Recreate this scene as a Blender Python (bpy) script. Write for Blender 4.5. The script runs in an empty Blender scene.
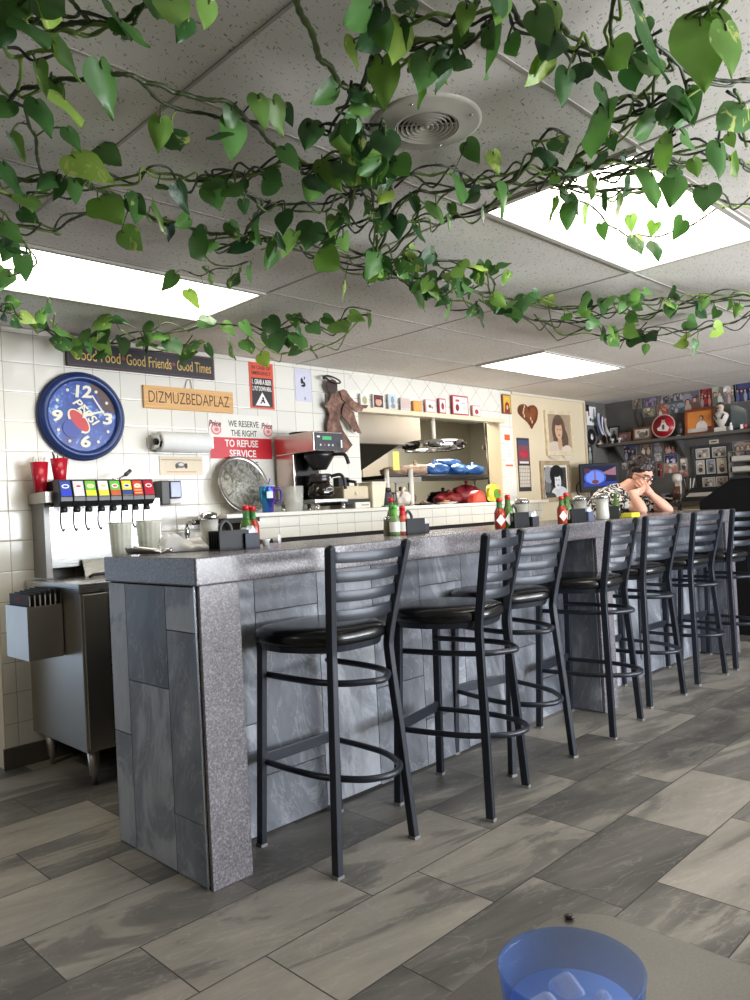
import bpy, bmesh, math, random
from mathutils import Vector, Matrix, Euler
random.seed(7)
SC = bpy.context.scene
COL = SC.collection
PI = math.pi

# ------------------------------------------------------------------ camera
CAM_H, FOC = 1.186, 760.0
_y, _p, _r = math.radians(45.0), math.radians(0.9), math.radians(3.0)
_F = Vector((math.cos(_y)*math.cos(_p), math.sin(_y)*math.cos(_p), math.sin(_p)))
_R0 = Vector((math.sin(_y), -math.cos(_y), 0)); _U0 = _R0.cross(_F)
_R = _R0*math.cos(_r) - _U0*math.sin(_r); _U = _U0*math.cos(_r) + _R0*math.sin(_r)
CAMPOS = Vector((0, 0, CAM_H))
cd = bpy.data.cameras.new('camera'); cam = bpy.data.objects.new('camera', cd); COL.objects.link(cam)
cd.sensor_fit = 'HORIZONTAL'; cd.sensor_width = 36.0; cd.lens = 36.0*FOC/750.0
cd.clip_start = 0.02
cam.matrix_world = Matrix(((_R.x, _U.x, -_F.x, 0), (_R.y, _U.y, -_F.y, 0), (_R.z, _U.z, -_F.z, CAM_H), (0, 0, 0, 1)))
SC.camera = cam
def ray(px, py): return _F + _R*((px-375)/FOC) + _U*((500-py)/FOC)
def at(px, py, axis, val):                       # photo point on an axis plane -> place in the room
    d = ray(px, py); return CAMPOS + d*((val-CAMPOS[axis])/d[axis])
def at_depth(px, py, dep): return CAMPOS + ray(px, py)*dep

# ------------------------------------------------------------------ view, world, daylight
SC.view_settings.view_transform = 'Standard'; SC.view_settings.look = 'None'
SC.view_settings.exposure = 0.0; SC.view_settings.gamma = 1.0; SC.view_settings.use_curve_mapping = False
W = bpy.data.worlds.new('world'); SC.world = W; W.use_nodes = True
_bg = W.node_tree.nodes['Background']; _bg.inputs['Color'].default_value = (0.62, 0.78, 1.0, 1); _bg.inputs['Strength'].default_value = 1.2
SC.cycles.max_bounces = 10; SC.cycles.diffuse_bounces = 5; SC.cycles.glossy_bounces = 4; SC.cycles.transmission_bounces = 8; SC.cycles.transparent_max_bounces = 12
SC.cycles.sample_clamp_indirect = 6.0; SC.cycles.caustics_reflective = False; SC.cycles.caustics_refractive = False
def area(name, loc, rot, sx, sy, power, color):
    l = bpy.data.lights.new(name, 'AREA'); l.shape = 'RECTANGLE'; l.size = sx; l.size_y = sy; l.energy = power; l.color = color
    o = bpy.data.objects.new(name, l); COL.objects.link(o); o.location = loc; o.rotation_euler = rot
    return o
DAY = (0.87, 0.93, 1.0)
area('daylight_front_window', (3.3, -2.25, 1.45), (math.radians(90), 0, 0), 2.6, 1.3, 165, DAY)
area('daylight_front_window', (6.2, -2.25, 1.45), (math.radians(90), 0, 0), 2.6, 1.3, 165, DAY)
area('daylight_off_bright_ground', (3.7, -2.2, 0.95), (math.radians(126), 0, 0), 6.4, 0.35, 265, (.97, .97, 1.0))
area('aisle_fill_light', (-.7, 2.9, 2.2), (0, 0, 0), 1.1, .5, 17, (1, .93, .80))  # unseen fill light, added to brighten the floor on the left
area('kitchen_lamp', (5.55, 4.75, 2.2), (0, 0, 0), 0.9, 0.5, 64, (1, .94, .84))
LAMP = 7.2          # emission of the fluorescent diffusers

# ------------------------------------------------------------------ materials
def lin(c): return tuple(((v/255)/12.92 if v/255 <= 0.04045 else ((v/255+0.055)/1.055)**2.4) for v in c)
_mc = {}
def base(name):
    m = bpy.data.materials.new(name); m.use_nodes = True
    return m, m.node_tree.nodes, m.node_tree.links, m.node_tree.nodes['Principled BSDF']
def M(rgb, rough=0.5, metal=0.0, spec=0.5, var=0.06, scale=30, emit=0, bump=0.0):
    """plain procedural material: sRGB colour with a little noise variation"""
    k = (tuple(rgb), rough, metal, spec, var, scale, emit, bump)
    if k in _mc: return _mc[k]
    m, N, L, b = base('mat_%02x%02x%02x_%d' % (*[int(v) for v in rgb], len(_mc)))
    c = lin(rgb)
    t = N.new('ShaderNodeTexCoord'); n = N.new('ShaderNodeTexNoise'); n.inputs['Scale'].default_value = scale; n.inputs['Detail'].default_value = 3
    L.new(t.outputs['Object'], n.inputs['Vector'])
    r = N.new('ShaderNodeMixRGB'); L.new(n.outputs['Fac'], r.inputs['Fac'])
    r.inputs['Color1'].default_value = tuple(max(0, v*(1-var)) for v in c)+(1,); r.inputs['Color2'].default_value = tuple(min(1, v*(1+var)) for v in c)+(1,)
    L.new(r.outputs['Color'], b.inputs['Base Color'])
    b.inputs['Roughness'].default_value = rough; b.inputs['Metallic'].default_value = metal; b.inputs['Specular IOR Level'].default_value = spec
    if emit:
        L.new(r.outputs['Color'], b.inputs['Emission Color']); b.inputs['Emission Strength'].default_value = emit
    if bump:
        bp = N.new('ShaderNodeBump'); bp.inputs['Strength'].default_value = bump; bp.inputs['Distance'].default_value = 0.004
        L.new(n.outputs['Fac'], bp.inputs['Height']); L.new(bp.outputs['Normal'], b.inputs['Normal'])
    _mc[k] = m
    return m
class NT:
    """tiny node-graph writer"""
    def __init__(s, name): s.m, s.N, s.L, s.b = base(name)
    def v(s, x, sock):
        if isinstance(x, (int, float)): sock.default_value = x
        elif isinstance(x, (tuple, list)): sock.default_value = tuple(x) if len(x) == len(sock.default_value) else tuple(x)+(1,)
        else: s.L.new(x, sock)
    def math(s, op, a, b=0.0, c=0.0):
        n = s.N.new('ShaderNodeMath'); n.operation = op
        s.v(a, n.inputs[0]); s.v(b, n.inputs[1]); s.v(c, n.inputs[2]); return n.outputs[0]
    def pos(s):
        g = s.N.new('ShaderNodeNewGeometry'); x = s.N.new('ShaderNodeSeparateXYZ'); s.L.new(g.outputs['Position'], x.inputs[0])
        return x.outputs[0], x.outputs[1], x.outputs[2]
    def obj(s):
        g = s.N.new('ShaderNodeTexCoord'); x = s.N.new('ShaderNodeSeparateXYZ'); s.L.new(g.outputs['Object'], x.inputs[0])
        return x.outputs[0], x.outputs[1], x.outputs[2]
    def island(s): return s.N.new('ShaderNodeNewGeometry').outputs['Random Per Island']
    def vec(s, x, y, z):
        n = s.N.new('ShaderNodeCombineXYZ'); s.v(x, n.inputs[0]); s.v(y, n.inputs[1]); s.v(z, n.inputs[2]); return n.outputs[0]
    def noise(s, vec, scale=1, detail=4, rough=0.5, dist=0.0):
        n = s.N.new('ShaderNodeTexNoise'); s.L.new(vec, n.inputs['Vector']); n.inputs['Scale'].default_value = scale
        n.inputs['Detail'].default_value = detail; n.inputs['Roughness'].default_value = rough; n.inputs['Distortion'].default_value = dist
        return n.outputs['Fac']
    def voro(s, vec, scale=1):
        n = s.N.new('ShaderNodeTexVoronoi'); s.L.new(vec, n.inputs['Vector']); n.inputs['Scale'].default_value = scale
        return n.outputs['Distance'], n.outputs['Color']
    def rand(s, vec):
        n = s.N.new('ShaderNodeTexWhiteNoise'); s.L.new(vec, n.inputs['Vector']); return n.outputs['Value']
    def ramp(s, fac, stops, interp='LINEAR'):
        n = s.N.new('ShaderNodeValToRGB'); s.v(fac, n.inputs['Fac']); cr = n.color_ramp; cr.interpolation = interp
        while len(cr.elements) < len(stops): cr.elements.new(0.5)
        for e, (p, c) in zip(cr.elements, stops):
            e.position = p; e.color = (tuple(c)+(1,)) if not isinstance(c, (int, float)) else (c, c, c, 1)
        return n.outputs['Color']
    def mix(s, f, a, b, mode='MIX'):
        n = s.N.new('ShaderNodeMixRGB'); n.blend_type = mode; s.v(f, n.inputs[0]); s.v(a, n.inputs[1]); s.v(b, n.inputs[2]); return n.outputs[0]
    def bump(s, h, strength=0.3, dist=0.003):
        n = s.N.new('ShaderNodeBump'); n.inputs['Strength'].default_value = strength; n.inputs['Distance'].default_value = dist
        s.L.new(h, n.inputs['Height']); s.L.new(n.outputs['Normal'], s.b.inputs['Normal'])
    def out(s, color=None, rough=None, metal=None, spec=None):
        for k, x in (('Base Color', color), ('Roughness', rough), ('Metallic', metal), ('Specular IOR Level', spec)):
            if x is not None: s.v(x, s.b.inputs[k])
        return s.m

def mat_floor():
    n = NT('slate_look_floor_tile'); X, Y, Z = n.pos()
    r = n.math('DIVIDE', n.math('SUBTRACT', 2.97, Y), 0.311); row = n.math('FLOOR', r); fy = n.math('FRACT', r)
    u = n.math('DIVIDE', n.math('SUBTRACT', n.math('SUBTRACT', X, 1.01), n.math('MULTIPLY', row, 0.2055)), 0.6165)
    iu = n.math('FLOOR', u); fu = n.math('FRACT', u)
    dy = n.math('MULTIPLY', n.math('MINIMUM', fy, n.math('SUBTRACT', 1, fy)), 0.311)
    dx = n.math('MULTIPLY', n.math('MINIMUM', fu, n.math('SUBTRACT', 1, fu)), 0.6165)
    g = n.math('LESS_THAN', n.math('MINIMUM', dx, dy), 0.0022)
    rd = n.rand(n.vec(iu, row, 3.0)); rd2 = n.rand(n.vec(iu, row, 8.0))
    v = n.vec(n.math('ADD', n.math('MULTIPLY', X, 1.3), n.math('MULTIPLY', rd, 40)), n.math('ADD', n.math('MULTIPLY', Y, 5.0), n.math('MULTIPLY', X, 1.0)), n.math('MULTIPLY', rd2, 30))
    a = n.noise(v, 1.0, 7, 0.6, 0.7)
    fine = n.noise(n.vec(n.math('MULTIPLY', X, 9), n.math('MULTIPLY', Y, 30), rd), 1.0, 5, 0.65, 0.4)
    shift = n.math('ADD', a, n.math('MULTIPLY', n.math('SUBTRACT', rd, 0.5), 0.36))
    c = n.ramp(shift, [(0.30, lin((74, 72, 68))), (0.46, lin((95, 92, 86))), (0.535, lin((107, 103, 96))), (0.56, lin((126, 121, 112))), (0.78, lin((148, 142, 131)))])
    c = n.mix(0.45, c, n.ramp(fine, [(0.3, 0.42), (0.7, 0.60)]), 'OVERLAY')
    vein = n.ramp(n.math('ABSOLUTE', n.math('SUBTRACT', n.noise(v, 2.1, 5, 0.55, 1.5), 0.5)), [(0.0, 1.0), (0.018, 0.0)])
    c = n.mix(n.math('MULTIPLY', vein, 0.14), c, lin((196, 190, 178)))
    c = n.mix(g, c, lin((50, 48, 46)))
    n.bump(n.math('SUBTRACT', fine, n.math('MULTIPLY', g, 2.0)), 0.25, 0.002)
    return n.out(c, n.ramp(fine, [(0.3, 0.36), (0.7, 0.50)]), spec=0.5)
def mat_ceiling():
    n = NT('fissured_acoustic_tile'); X, Y, Z = n.pos()
    def fiss(ax, ay, sc, th, off):
        v = n.vec(n.math('ADD', n.math('MULTIPLY', X, ax[0]), n.math('MULTIPLY', Y, ax[1])), n.math('ADD', n.math('MULTIPLY', X, ay[0]), n.math('MULTIPLY', Y, ay[1])), off)
        return n.ramp(n.noise(v, sc, 1.5, 0.5, 0.3), [(th, 0.0), (th+0.03, 1.0)])
    f = n.math('MAXIMUM', fiss((0.6, 0.2), (-0.6, 1.9), 78, 0.66, 0), fiss((1.8, -0.5), (0.25, 0.6), 72, 0.67, 5))
    pit = n.ramp(n.noise(n.vec(X, Y, 0), 260, 2, 0.5), [(0.68, 0.0), (0.72, 0.8)])
    f = n.math('MAXIMUM', f, pit)
    c = n.mix(n.math('MULTIPLY', f, 0.75), n.ramp(n.noise(n.vec(X, Y, 2), 3, 3), [(0.35, lin((220, 214, 206))), (0.65, lin((228, 223, 216)))]), lin((92, 88, 84)))
    n.bump(n.math('SUBTRACT', 0.0, f), 0.4, 0.003)
    return n.out(c, 0.9, spec=0.2)
def tile_pattern(n, a, b, pa, pb, g):
    u = n.math('DIVIDE', a, pa); v = n.math('DIVIDE', b, pb); fu = n.math('FRACT', u); fv = n.math('FRACT', v)
    du = n.math('MULTIPLY', n.math('MINIMUM', fu, n.math('SUBTRACT', 1, fu)), pa); dv = n.math('MULTIPLY', n.math('MINIMUM', fv, n.math('SUBTRACT', 1, fv)), pb)
    return n.math('MINIMUM', du, dv), n.rand(n.vec(n.math('FLOOR', u), n.math('FLOOR', v), 1.0))
def mat_walltile(kind='square'):
    n = NT('white_glazed_wall_tile_' + kind); X, Y, Z = n.pos()
    if kind == 'square':
        a = n.math('SUBTRACT', X, 1.408); b = n.math('SUBTRACT', Z, 0.983)
        d, rd = tile_pattern(n, a, b, 0.158, 0.1525, 0)
        u2 = n.math('MULTIPLY', n.math('ADD', n.math('SUBTRACT', X, 3.842), n.math('SUBTRACT', Z, 2.19)), 0.7071)
        v2 = n.math('MULTIPLY', n.math('SUBTRACT', n.math('SUBTRACT', X, 3.842), n.math('SUBTRACT', Z, 2.19)), 0.7071)
        d2, rd2 = tile_pattern(n, u2, v2, 0.152, 0.152, 0)
        inb = n.math('MULTIPLY', n.math('MULTIPLY', n.math('GREATER_THAN', X, 3.82), n.math('GREATER_THAN', Z, 2.03)), n.math('LESS_THAN', X, 5.69))
        edge = n.math('MULTIPLY', n.math('LESS_THAN', n.math('ABSOLUTE', n.math('SUBTRACT', Z, 2.03)), 0.0016), n.math('GREATER_THAN', X, 3.82))
        d = n.math('ADD', n.math('MULTIPLY', d, n.math('SUBTRACT', 1, inb)), n.math('MULTIPLY', d2, inb))
        g = n.math('MAXIMUM', n.math('LESS_THAN', d, 0.0014), edge)
    else:
        d, rd = tile_pattern(n, n.math('SUBTRACT', X, 2.69), n.math('SUBTRACT', Z, 1.19), 0.158, 0.066, 0)
        g = n.math('LESS_THAN', d, 0.0015)
    gl = n.noise(n.vec(X, Y, Z), 2.2, 2)
    c = n.mix(n.math('MULTIPLY', rd, 0.5), lin((231, 228, 218)), lin((222, 220, 212)))
    grout = n.ramp(n.noise(n.vec(X, Y, Z), 1.1, 3), [(0.35, lin((156, 132, 124))), (0.65, lin((150, 148, 138)))])
    c = n.mix(g, c, grout)
    h = n.math('ADD', n.ramp(d, [(0.0, 0.0), (0.007, 1.0)]), n.math('MULTIPLY', n.noise(n.vec(X, Y, Z), 9, 2), 0.6))
    n.bump(h, 0.35, 0.0025)
    return n.out(c, n.math('ADD', 0.16, n.math('MULTIPLY', g, 0.6)), spec=0.5)
def mat_granite():
    n = NT('speckled_granite'); X, Y, Z = n.pos(); v = n.vec(X, Y, Z)
    a = n.noise(v, 160, 3, 0.6); d, cc = n.voro(v, 210); big = n.noise(v, 9, 3)
    c = n.ramp(a, [(0.30, lin((54, 53, 58))), (0.46, lin((98, 95, 100))), (0.56, lin((122, 118, 123))), (0.72, lin((168, 164, 168)))])
    c = n.mix(0.35, c, n.ramp(big, [(0.3, lin((92, 89, 94))), (0.7, lin((120, 117, 122)))]))
    c = n.mix(n.ramp(d, [(0.0, 0.5), (0.25, 0.0)]), c, lin((60, 58, 64)))
    return n.out(c, 0.24, spec=0.6)
def mat_slate():
    n = NT('blue_grey_slate_tile'); X, Y, Z = n.pos(); rd = n.island()
    v = n.vec(n.math('ADD', n.math('MULTIPLY', n.math('ADD', X, Y), 3.2), n.math('ADD', n.math('MULTIPLY', rd, 60), n.math('MULTIPLY', Z, 0.9))), n.math('MULTIPLY', rd, 17), n.math('MULTIPLY', Z, 1.5))
    a = n.noise(v, 1.0, 7, 0.62, 0.9); fine = n.noise(n.vec(n.math('MULTIPLY', n.math('ADD', X, Y), 34), rd, n.math('MULTIPLY', Z, 10)), 1.0, 5, 0.65, 0.4)
    sh = n.math('ADD', a, n.math('MULTIPLY', n.math('SUBTRACT', rd, 0.5), 0.22))
    c = n.ramp(sh, [(0.30, lin((80, 84, 91))), (0.48, lin((108, 112, 120))), (0.57, lin((124, 128, 136))), (0.61, lin((152, 156, 163))), (0.8, lin((168, 171, 177)))])
    c = n.mix(0.5, c, n.ramp(fine, [(0.3, 0.40), (0.7, 0.60)]), 'OVERLAY')
    vein = n.ramp(n.math('ABSOLUTE', n.math('SUBTRACT', n.noise(v, 1.9, 5, 0.6, 1.4), 0.5)), [(0.0, 1.0), (0.02, 0.0)])
    c = n.mix(n.math('MULTIPLY', vein, 0.25), c, lin((186, 188, 190)))
    n.bump(fine, 0.2, 0.002)
    return n.out(c, n.ramp(fine, [(0.3, 0.36), (0.7, 0.48)]), spec=0.45)
def mat_steel(rgb=(176, 174, 170), rough=0.3, axis='z'):
    n = NT('brushed_stainless'); X, Y, Z = n.pos()
    v = n.vec(n.math('MULTIPLY', X, 6), n.math('MULTIPLY', Y, 6), n.math('MULTIPLY', Z, 260)) if axis == 'h' else n.vec(n.math('MULTIPLY', X, 260), n.math('MULTIPLY', Y, 260), n.math('MULTIPLY', Z, 6))
    s = n.noise(v, 1, 3); big = n.noise(n.vec(X, Y, Z), 5, 3)
    c = n.mix(big, tuple(x*0.86 for x in lin(rgb)), lin(rgb))
    return n.out(c, n.math('ADD', rough-0.05, n.math('MULTIPLY', s, 0.06)), metal=1.0)
def mat_leaf():
    n = NT('pothos_leaf'); rd = n.island(); X, Y, Z = n.obj()
    c = n.ramp(rd, [(0.0, lin((42, 76, 44))), (0.30, lin((64, 106, 56))), (0.68, lin((92, 138, 70))), (0.88, lin((128, 168, 78))), (1.0, lin((178, 208, 92)))])
    vv = n.noise(n.vec(n.math('ADD', n.math('MULTIPLY', X, 26), n.math('MULTIPLY', rd, 50)), n.math('MULTIPLY', Y, 26), n.math('MULTIPLY', Z, 11)), 1.3, 4, 0.6, 1.0)
    pick = n.math('GREATER_THAN', n.math('FRACT', n.math('MULTIPLY', rd, 7.31)), 0.70)
    var = n.math('MULTIPLY', n.ramp(vv, [(0.58, 0.0), (0.63, 1.0)]), pick)
    c = n.mix(n.math('MULTIPLY', var, 0.8), c, lin((206, 214, 128)))
    n.v(c, n.b.inputs['Base Color']); n.b.inputs['Roughness'].default_value = 0.36; n.b.inputs['Specular IOR Level'].default_value = 0.45
    t = n.N.new('ShaderNodeBsdfTranslucent'); n.L.new(n.mix(0.5, c, lin((190, 220, 60)), 'MULTIPLY'), t.inputs['Color'])
    mx = n.N.new('ShaderNodeMixShader'); mx.inputs[0].default_value = 0.32
    n.L.new(n.b.outputs[0], mx.inputs[1]); n.L.new(t.outputs[0], mx.inputs[2]); n.L.new(mx.outputs[0], n.N['Material Output'].inputs['Surface'])
    return n.m
def mat_stem():
    n = NT('vine_stem'); rd = n.island(); X, Y, Z = n.obj()
    c = n.ramp(n.math('ADD', n.math('MULTIPLY', rd, 0.8), n.math('MULTIPLY', n.noise(n.vec(X, Y, Z), 7, 3), 0.3)), [(0.2, lin((42, 48, 34))), (0.5, lin((66, 78, 44))), (0.78, lin((104, 128, 58))), (1.0, lin((150, 178, 82)))])
    return n.out(c, 0.5)
def mat_glass(rgb=(255, 255, 255), rough=0.02, ior=1.45, alpha_mix=0.0):
    n = NT('clear_glass'); n.b.inputs['Base Color'].default_value = lin(rgb)+(1,); n.b.inputs['Roughness'].default_value = rough
    n.b.inputs['IOR'].default_value = ior; n.b.inputs['Transmission Weight'].default_value = 1.0
    return n.m
def mat_rust():
    n = NT('rusted_metal'); X, Y, Z = n.obj(); a = n.noise(n.vec(X, Y, Z), 14, 5, 0.65, 0.6)
    c = n.ramp(a, [(0.32, lin((62, 42, 38))), (0.5, lin((104, 74, 64))), (0.62, lin((138, 106, 92))), (0.75, lin((172, 146, 132)))])
    return n.out(c, 0.42, metal=0.5)
def mat_wood(a, b, sx=3, sz=60, rough=0.5):
    n = NT('wood_grain'); X, Y, Z = n.obj(); f = n.noise(n.vec(n.math('MULTIPLY', X, sx), n.math('MULTIPLY', Y, sz), n.math('MULTIPLY', Z, sz)), 1, 4, 0.6, 0.5)
    return n.out(n.ramp(f, [(0.3, lin(a)), (0.7, lin(b))]), rough)
def mat_shirt():
    n = NT('black_and_white_print_cloth'); X, Y, Z = n.obj()
    f = n.noise(n.vec(X, Y, Z), 26, 2, 0.5, 1.4)
    return n.out(n.ramp(f, [(0.47, lin((226, 220, 216))), (0.50, lin((28, 26, 30)))]), 0.8)
def mat_table():
    n = NT('grey_stone_laminate'); X, Y, Z = n.pos(); a = n.noise(n.vec(X, Y, Z), 300, 3); b = n.noise(n.vec(X, Y, Z), 14, 4)
    c = n.mix(0.5, n.ramp(a, [(0.3, lin((88, 85, 80))), (0.7, lin((110, 106, 99)))]), n.ramp(b, [(0.3, lin((90, 87, 82))), (0.7, lin((108, 104, 98)))]))
    return n.out(c, 0.34, spec=0.5)
def mat_paint_dark():
    n = NT('scuffed_charcoal_paint'); X, Y, Z = n.pos(); a = n.noise(n.vec(X, Y, Z), 3.2, 5, 0.6, 0.4)
    return n.out(n.ramp(a, [(0.35, lin((84, 82, 80))), (0.6, lin((98, 95, 92))), (0.72, lin((118, 112, 106)))]), 0.6)
FLOOR, CEIL, TILE, TILE2 = mat_floor(), mat_ceiling(), mat_walltile(), mat_walltile('ledge')
GRAN, SLATE, STEEL, STEELH = mat_granite(), mat_slate(), mat_steel((190, 186, 178), 0.36), mat_steel((186, 185, 182), 0.3, 'h')
LEAF, STEM, RUST = mat_leaf(), mat_stem(), mat_rust()
CREAM = M((216, 200, 170), 0.75, scale=4, var=0.04); DARKP = mat_paint_dark()
CHROME = M((214, 214, 214), 0.12, 1.0); BLACK = M((22, 22, 24), 0.4); BLACKM = M((30, 30, 32), 0.65); WHITE = M((236, 236, 234), 0.5)
FRAMEM = M((34, 39, 48), 0.36, 0.25, 0.55, scale=80); VINYL = M((16, 16, 18), 0.22, spec=0.55, scale=60, bump=0.05)
GROUTD = M((30, 32, 36), 0.8)
def mat_thin(name, tint, body, f, rough=.12):
    n = NT(name); n.b.inputs['Base Color'].default_value = lin(body)+(1,); n.b.inputs['Roughness'].default_value = rough; n.b.inputs['Specular IOR Level'].default_value = .6
    t = n.N.new('ShaderNodeBsdfTransparent'); t.inputs['Color'].default_value = lin(tint)+(1,)
    mx = n.N.new('ShaderNodeMixShader'); n.L.new(t.outputs[0], mx.inputs[1]); n.L.new(n.b.outputs[0], mx.inputs[2])
    x, y, z = n.obj(); n.v(n.math('ADD', f-.04, n.math('MULTIPLY', n.noise(n.vec(x, y, z), 30, 2), .08)), mx.inputs[0])
    n.L.new(mx.outputs[0], n.N['Material Output'].inputs['Surface']); return n.m
PLA = mat_thin('milky_clear_plastic', (244, 244, 240), (236, 236, 230), .32)
PLB = mat_thin('ribbed_clear_plastic', (236, 236, 230), (222, 222, 212), .50)

# ------------------------------------------------------------------ mesh builder
class MB:
    def __init__(s): s.v, s.f, s.mi, s.sm, s.mats = [], [], [], [], []
    def slot(s, m):
        if m not in s.mats: s.mats.append(m)
        return s.mats.index(m)
    def add(s, vs, fs, m, smooth=False, T=None):
        o = len(s.v); k = s.slot(m)
        s.v += [tuple(T @ Vector(p)) if T is not None else tuple(p) for p in vs]
        for f in fs: s.f.append(tuple(o+i for i in f)); s.mi.append(k); s.sm.append(smooth)
        return s
    def box(s, a, b, m, T=None):
        (x0, y0, z0), (x1, y1, z1) = a, b
        return s.add([(x0,y0,z0),(x1,y0,z0),(x1,y1,z0),(x0,y1,z0),(x0,y0,z1),(x1,y0,z1),(x1,y1,z1),(x0,y1,z1)],
                     [(0,3,2,1),(4,5,6,7),(0,1,5,4),(1,2,6,5),(2,3,7,6),(3,0,4,7)], m, False, T)
    def cbox(s, c, d, m, T=None): return s.box([c[i]-d[i]/2 for i in range(3)], [c[i]+d[i]/2 for i in range(3)], m, T)
    def lathe(s, prof, m, n=24, T=None, smooth=True, caps=True, sx=1, sy=1):
        vs, fs = [], []
        for r, z in prof:
            for i in range(n): a = 2*PI*i/n; vs.append((r*math.cos(a)*sx, r*math.sin(a)*sy, z))
        for k in range(len(prof)-1):
            for i in range(n): j = (i+1) % n; fs.append((k*n+i, k*n+j, (k+1)*n+j, (k+1)*n+i))
        if caps:
            fs.append(tuple(range(n))[::-1]); fs.append(tuple((len(prof)-1)*n+i for i in range(n)))
        return s.add(vs, fs, m, smooth, T)
    def cyl(s, p0, p1, r0, m, r1=None, n=14, smooth=True):
        p0, p1 = Vector(p0), Vector(p1); d = p1-p0; q = d.to_track_quat('Z', 'Y').to_matrix().to_4x4()
        return s.lathe([(r0, 0), (r0 if r1 is None else r1, d.length)], m, n, Matrix.Translation(p0) @ q, smooth)
    def tube(s, pts, rad, m, n=8, closed=False, smooth=True, square=False):
        pts = [Vector(p) for p in pts]; N = len(pts); vs, fs = [], []
        rs = rad if isinstance(rad, (list, tuple)) else [rad]*N
        up = None
        for i, p in enumerate(pts):
            a = pts[(i-1) % N] if closed or i > 0 else p; b = pts[(i+1) % N] if closed or i < N-1 else p
            t = (b-a).normalized()
            if up is None:
                up = Vector((0, 0, 1)) if abs(t.z) < 0.9 else Vector((1, 0, 0))
            x = t.cross(up)
            if x.length < 1e-5: x = t.orthogonal()
            x.normalize(); y = x.cross(t).normalized(); up = y
            for k in range(n):
                an = 2*PI*k/n + (PI/4 if square else 0); vs.append(p + (x*math.cos(an)+y*math.sin(an))*rs[i])
        for i in range(N if closed else N-1):
            j = (i+1) % N
            for k in range(n): l = (k+1) % n; fs.append((i*n+k, i*n+l, j*n+l, j*n+k))
        if not closed: fs.append(tuple(range(n))[::-1]); fs.append(tuple((N-1)*n+k for k in range(n)))
        return s.add(vs, fs, m, smooth)
    def sphere(s, c, r, m, n=16, T=None, rz=None, ry=None):
        k = n//2; prof = [(max(1e-4, r*math.sin(PI*i/k)), -math.cos(PI*i/k)*(rz or r)) for i in range(k+1)]
        TT = Matrix.Translation(c) if T is None else T @ Matrix.Translation(c)
        return s.lathe(prof, m, n, TT, True, True, 1, (ry or r)/r)
    def prism(s, poly, d0, d1, m, T=None):
        """outline in local x-z, thickness along y from d0 to d1"""
        n = len(poly); vs = [(x, d0, z) for x, z in poly]+[(x, d1, z) for x, z in poly]
        fs = [tuple(range(n)), tuple(range(2*n-1, n-1, -1))]+[(i, n+i, n+(i+1) % n, (i+1) % n) for i in range(n)]
        return s.add(vs, fs, m, False, T)
    def disc(s, cx, cz, rx, rz, y, m, n=18, T=None, th=0.0006, rot=0):
        c, q = math.cos(rot), math.sin(rot)
        return s.prism([(cx+rx*math.cos(2*PI*i/n)*c-rz*math.sin(2*PI*i/n)*q, cz+rx*math.cos(2*PI*i/n)*q+rz*math.sin(2*PI*i/n)*c) for i in range(n)], y-th, y, m, T)
    def rect(s, cx, cz, w, h, y, m, T=None, th=0.0006): return s.cbox((cx, y-th/2, cz), (w, th, h), m, T)
    def text(s, body, cx, cz, w, h, y, m, T=None, th=0.0006, shear=0.0, bold=0.0):
        """lettering standing in local x-z, facing -y"""
        vs, fs = text_geo(body, shear, bold)
        return s.add([(cx+px*w, y-(th if top else 0), cz+pz*h) for px, pz, top in vs], fs, m, False, T)
    def build(s, name, parent=None, loc=(0, 0, 0), rz=0, bevel=0.0, seg=2, sub=0):
        me = bpy.data.meshes.new(name); me.from_pydata(s.v, [], s.f); me.update()
        for m in s.mats: me.materials.append(m)
        for p, k, q in zip(me.polygons, s.mi, s.sm): p.material_index = k; p.use_smooth = q
        bm = bmesh.new(); bm.from_mesh(me); bmesh.ops.recalc_face_normals(bm, faces=bm.faces); bm.to_mesh(me); bm.free()
        o = bpy.data.objects.new(name, me); COL.objects.link(o)
        o.location = loc; o.rotation_euler = (0, 0, rz)
        if parent is not None: o.parent = parent
        if bevel:
            b = o.modifiers.new('bevel', 'BEVEL'); b.width = bevel; b.segments = seg; b.limit_method = 'ANGLE'; b.angle_limit = math.radians(50); b.harden_normals = False
        if sub:
            b = o.modifiers.new('sub', 'SUBSURF'); b.levels = sub; b.render_levels = sub
        return o
_tc = {}
def text_geo(body, shear, bold):
    k = (body, shear, bold)
    if k in _tc: return _tc[k]
    cu = bpy.data.curves.new('lettering', 'FONT'); cu.body = body; cu.extrude = 0.5; cu.shear = shear; cu.offset = bold; cu.resolution_u = 3
    o = bpy.data.objects.new('lettering', cu); COL.objects.link(o)
    dg = bpy.context.evaluated_depsgraph_get(); me = bpy.data.meshes.new_from_object(o.evaluated_get(dg))
    xs = [v.co.x for v in me.vertices]; ys = [v.co.y for v in me.vertices]
    x0, x1, y0, y1 = min(xs), max(xs), min(ys), max(ys)
    vs = [((v.co.x-x0)/(x1-x0)-0.5, (v.co.y-y0)/(y1-y0)-0.5, v.co.z > 0) for v in me.vertices]
    fs = [tuple(p.vertices) for p in me.polygons]
    bpy.data.objects.remove(o); bpy.data.curves.remove(cu); bpy.data.meshes.remove(me)
    _tc[k] = (vs, fs); return _tc[k]
def tag(o, label, cat, group=None, kind=None):
    o['label'] = label; o['category'] = cat
    if group: o['group'] = group
    if kind: o['kind'] = kind
    return o
def thing(name, label, cat, loc=(0, 0, 0), rz=0, group=None):
    o = bpy.data.objects.new(name, None); COL.objects.link(o); o.location = loc; o.rotation_euler = (0, 0, rz)
    o.empty_display_size = 0.1
    return tag(o, label, cat, group)
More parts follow.
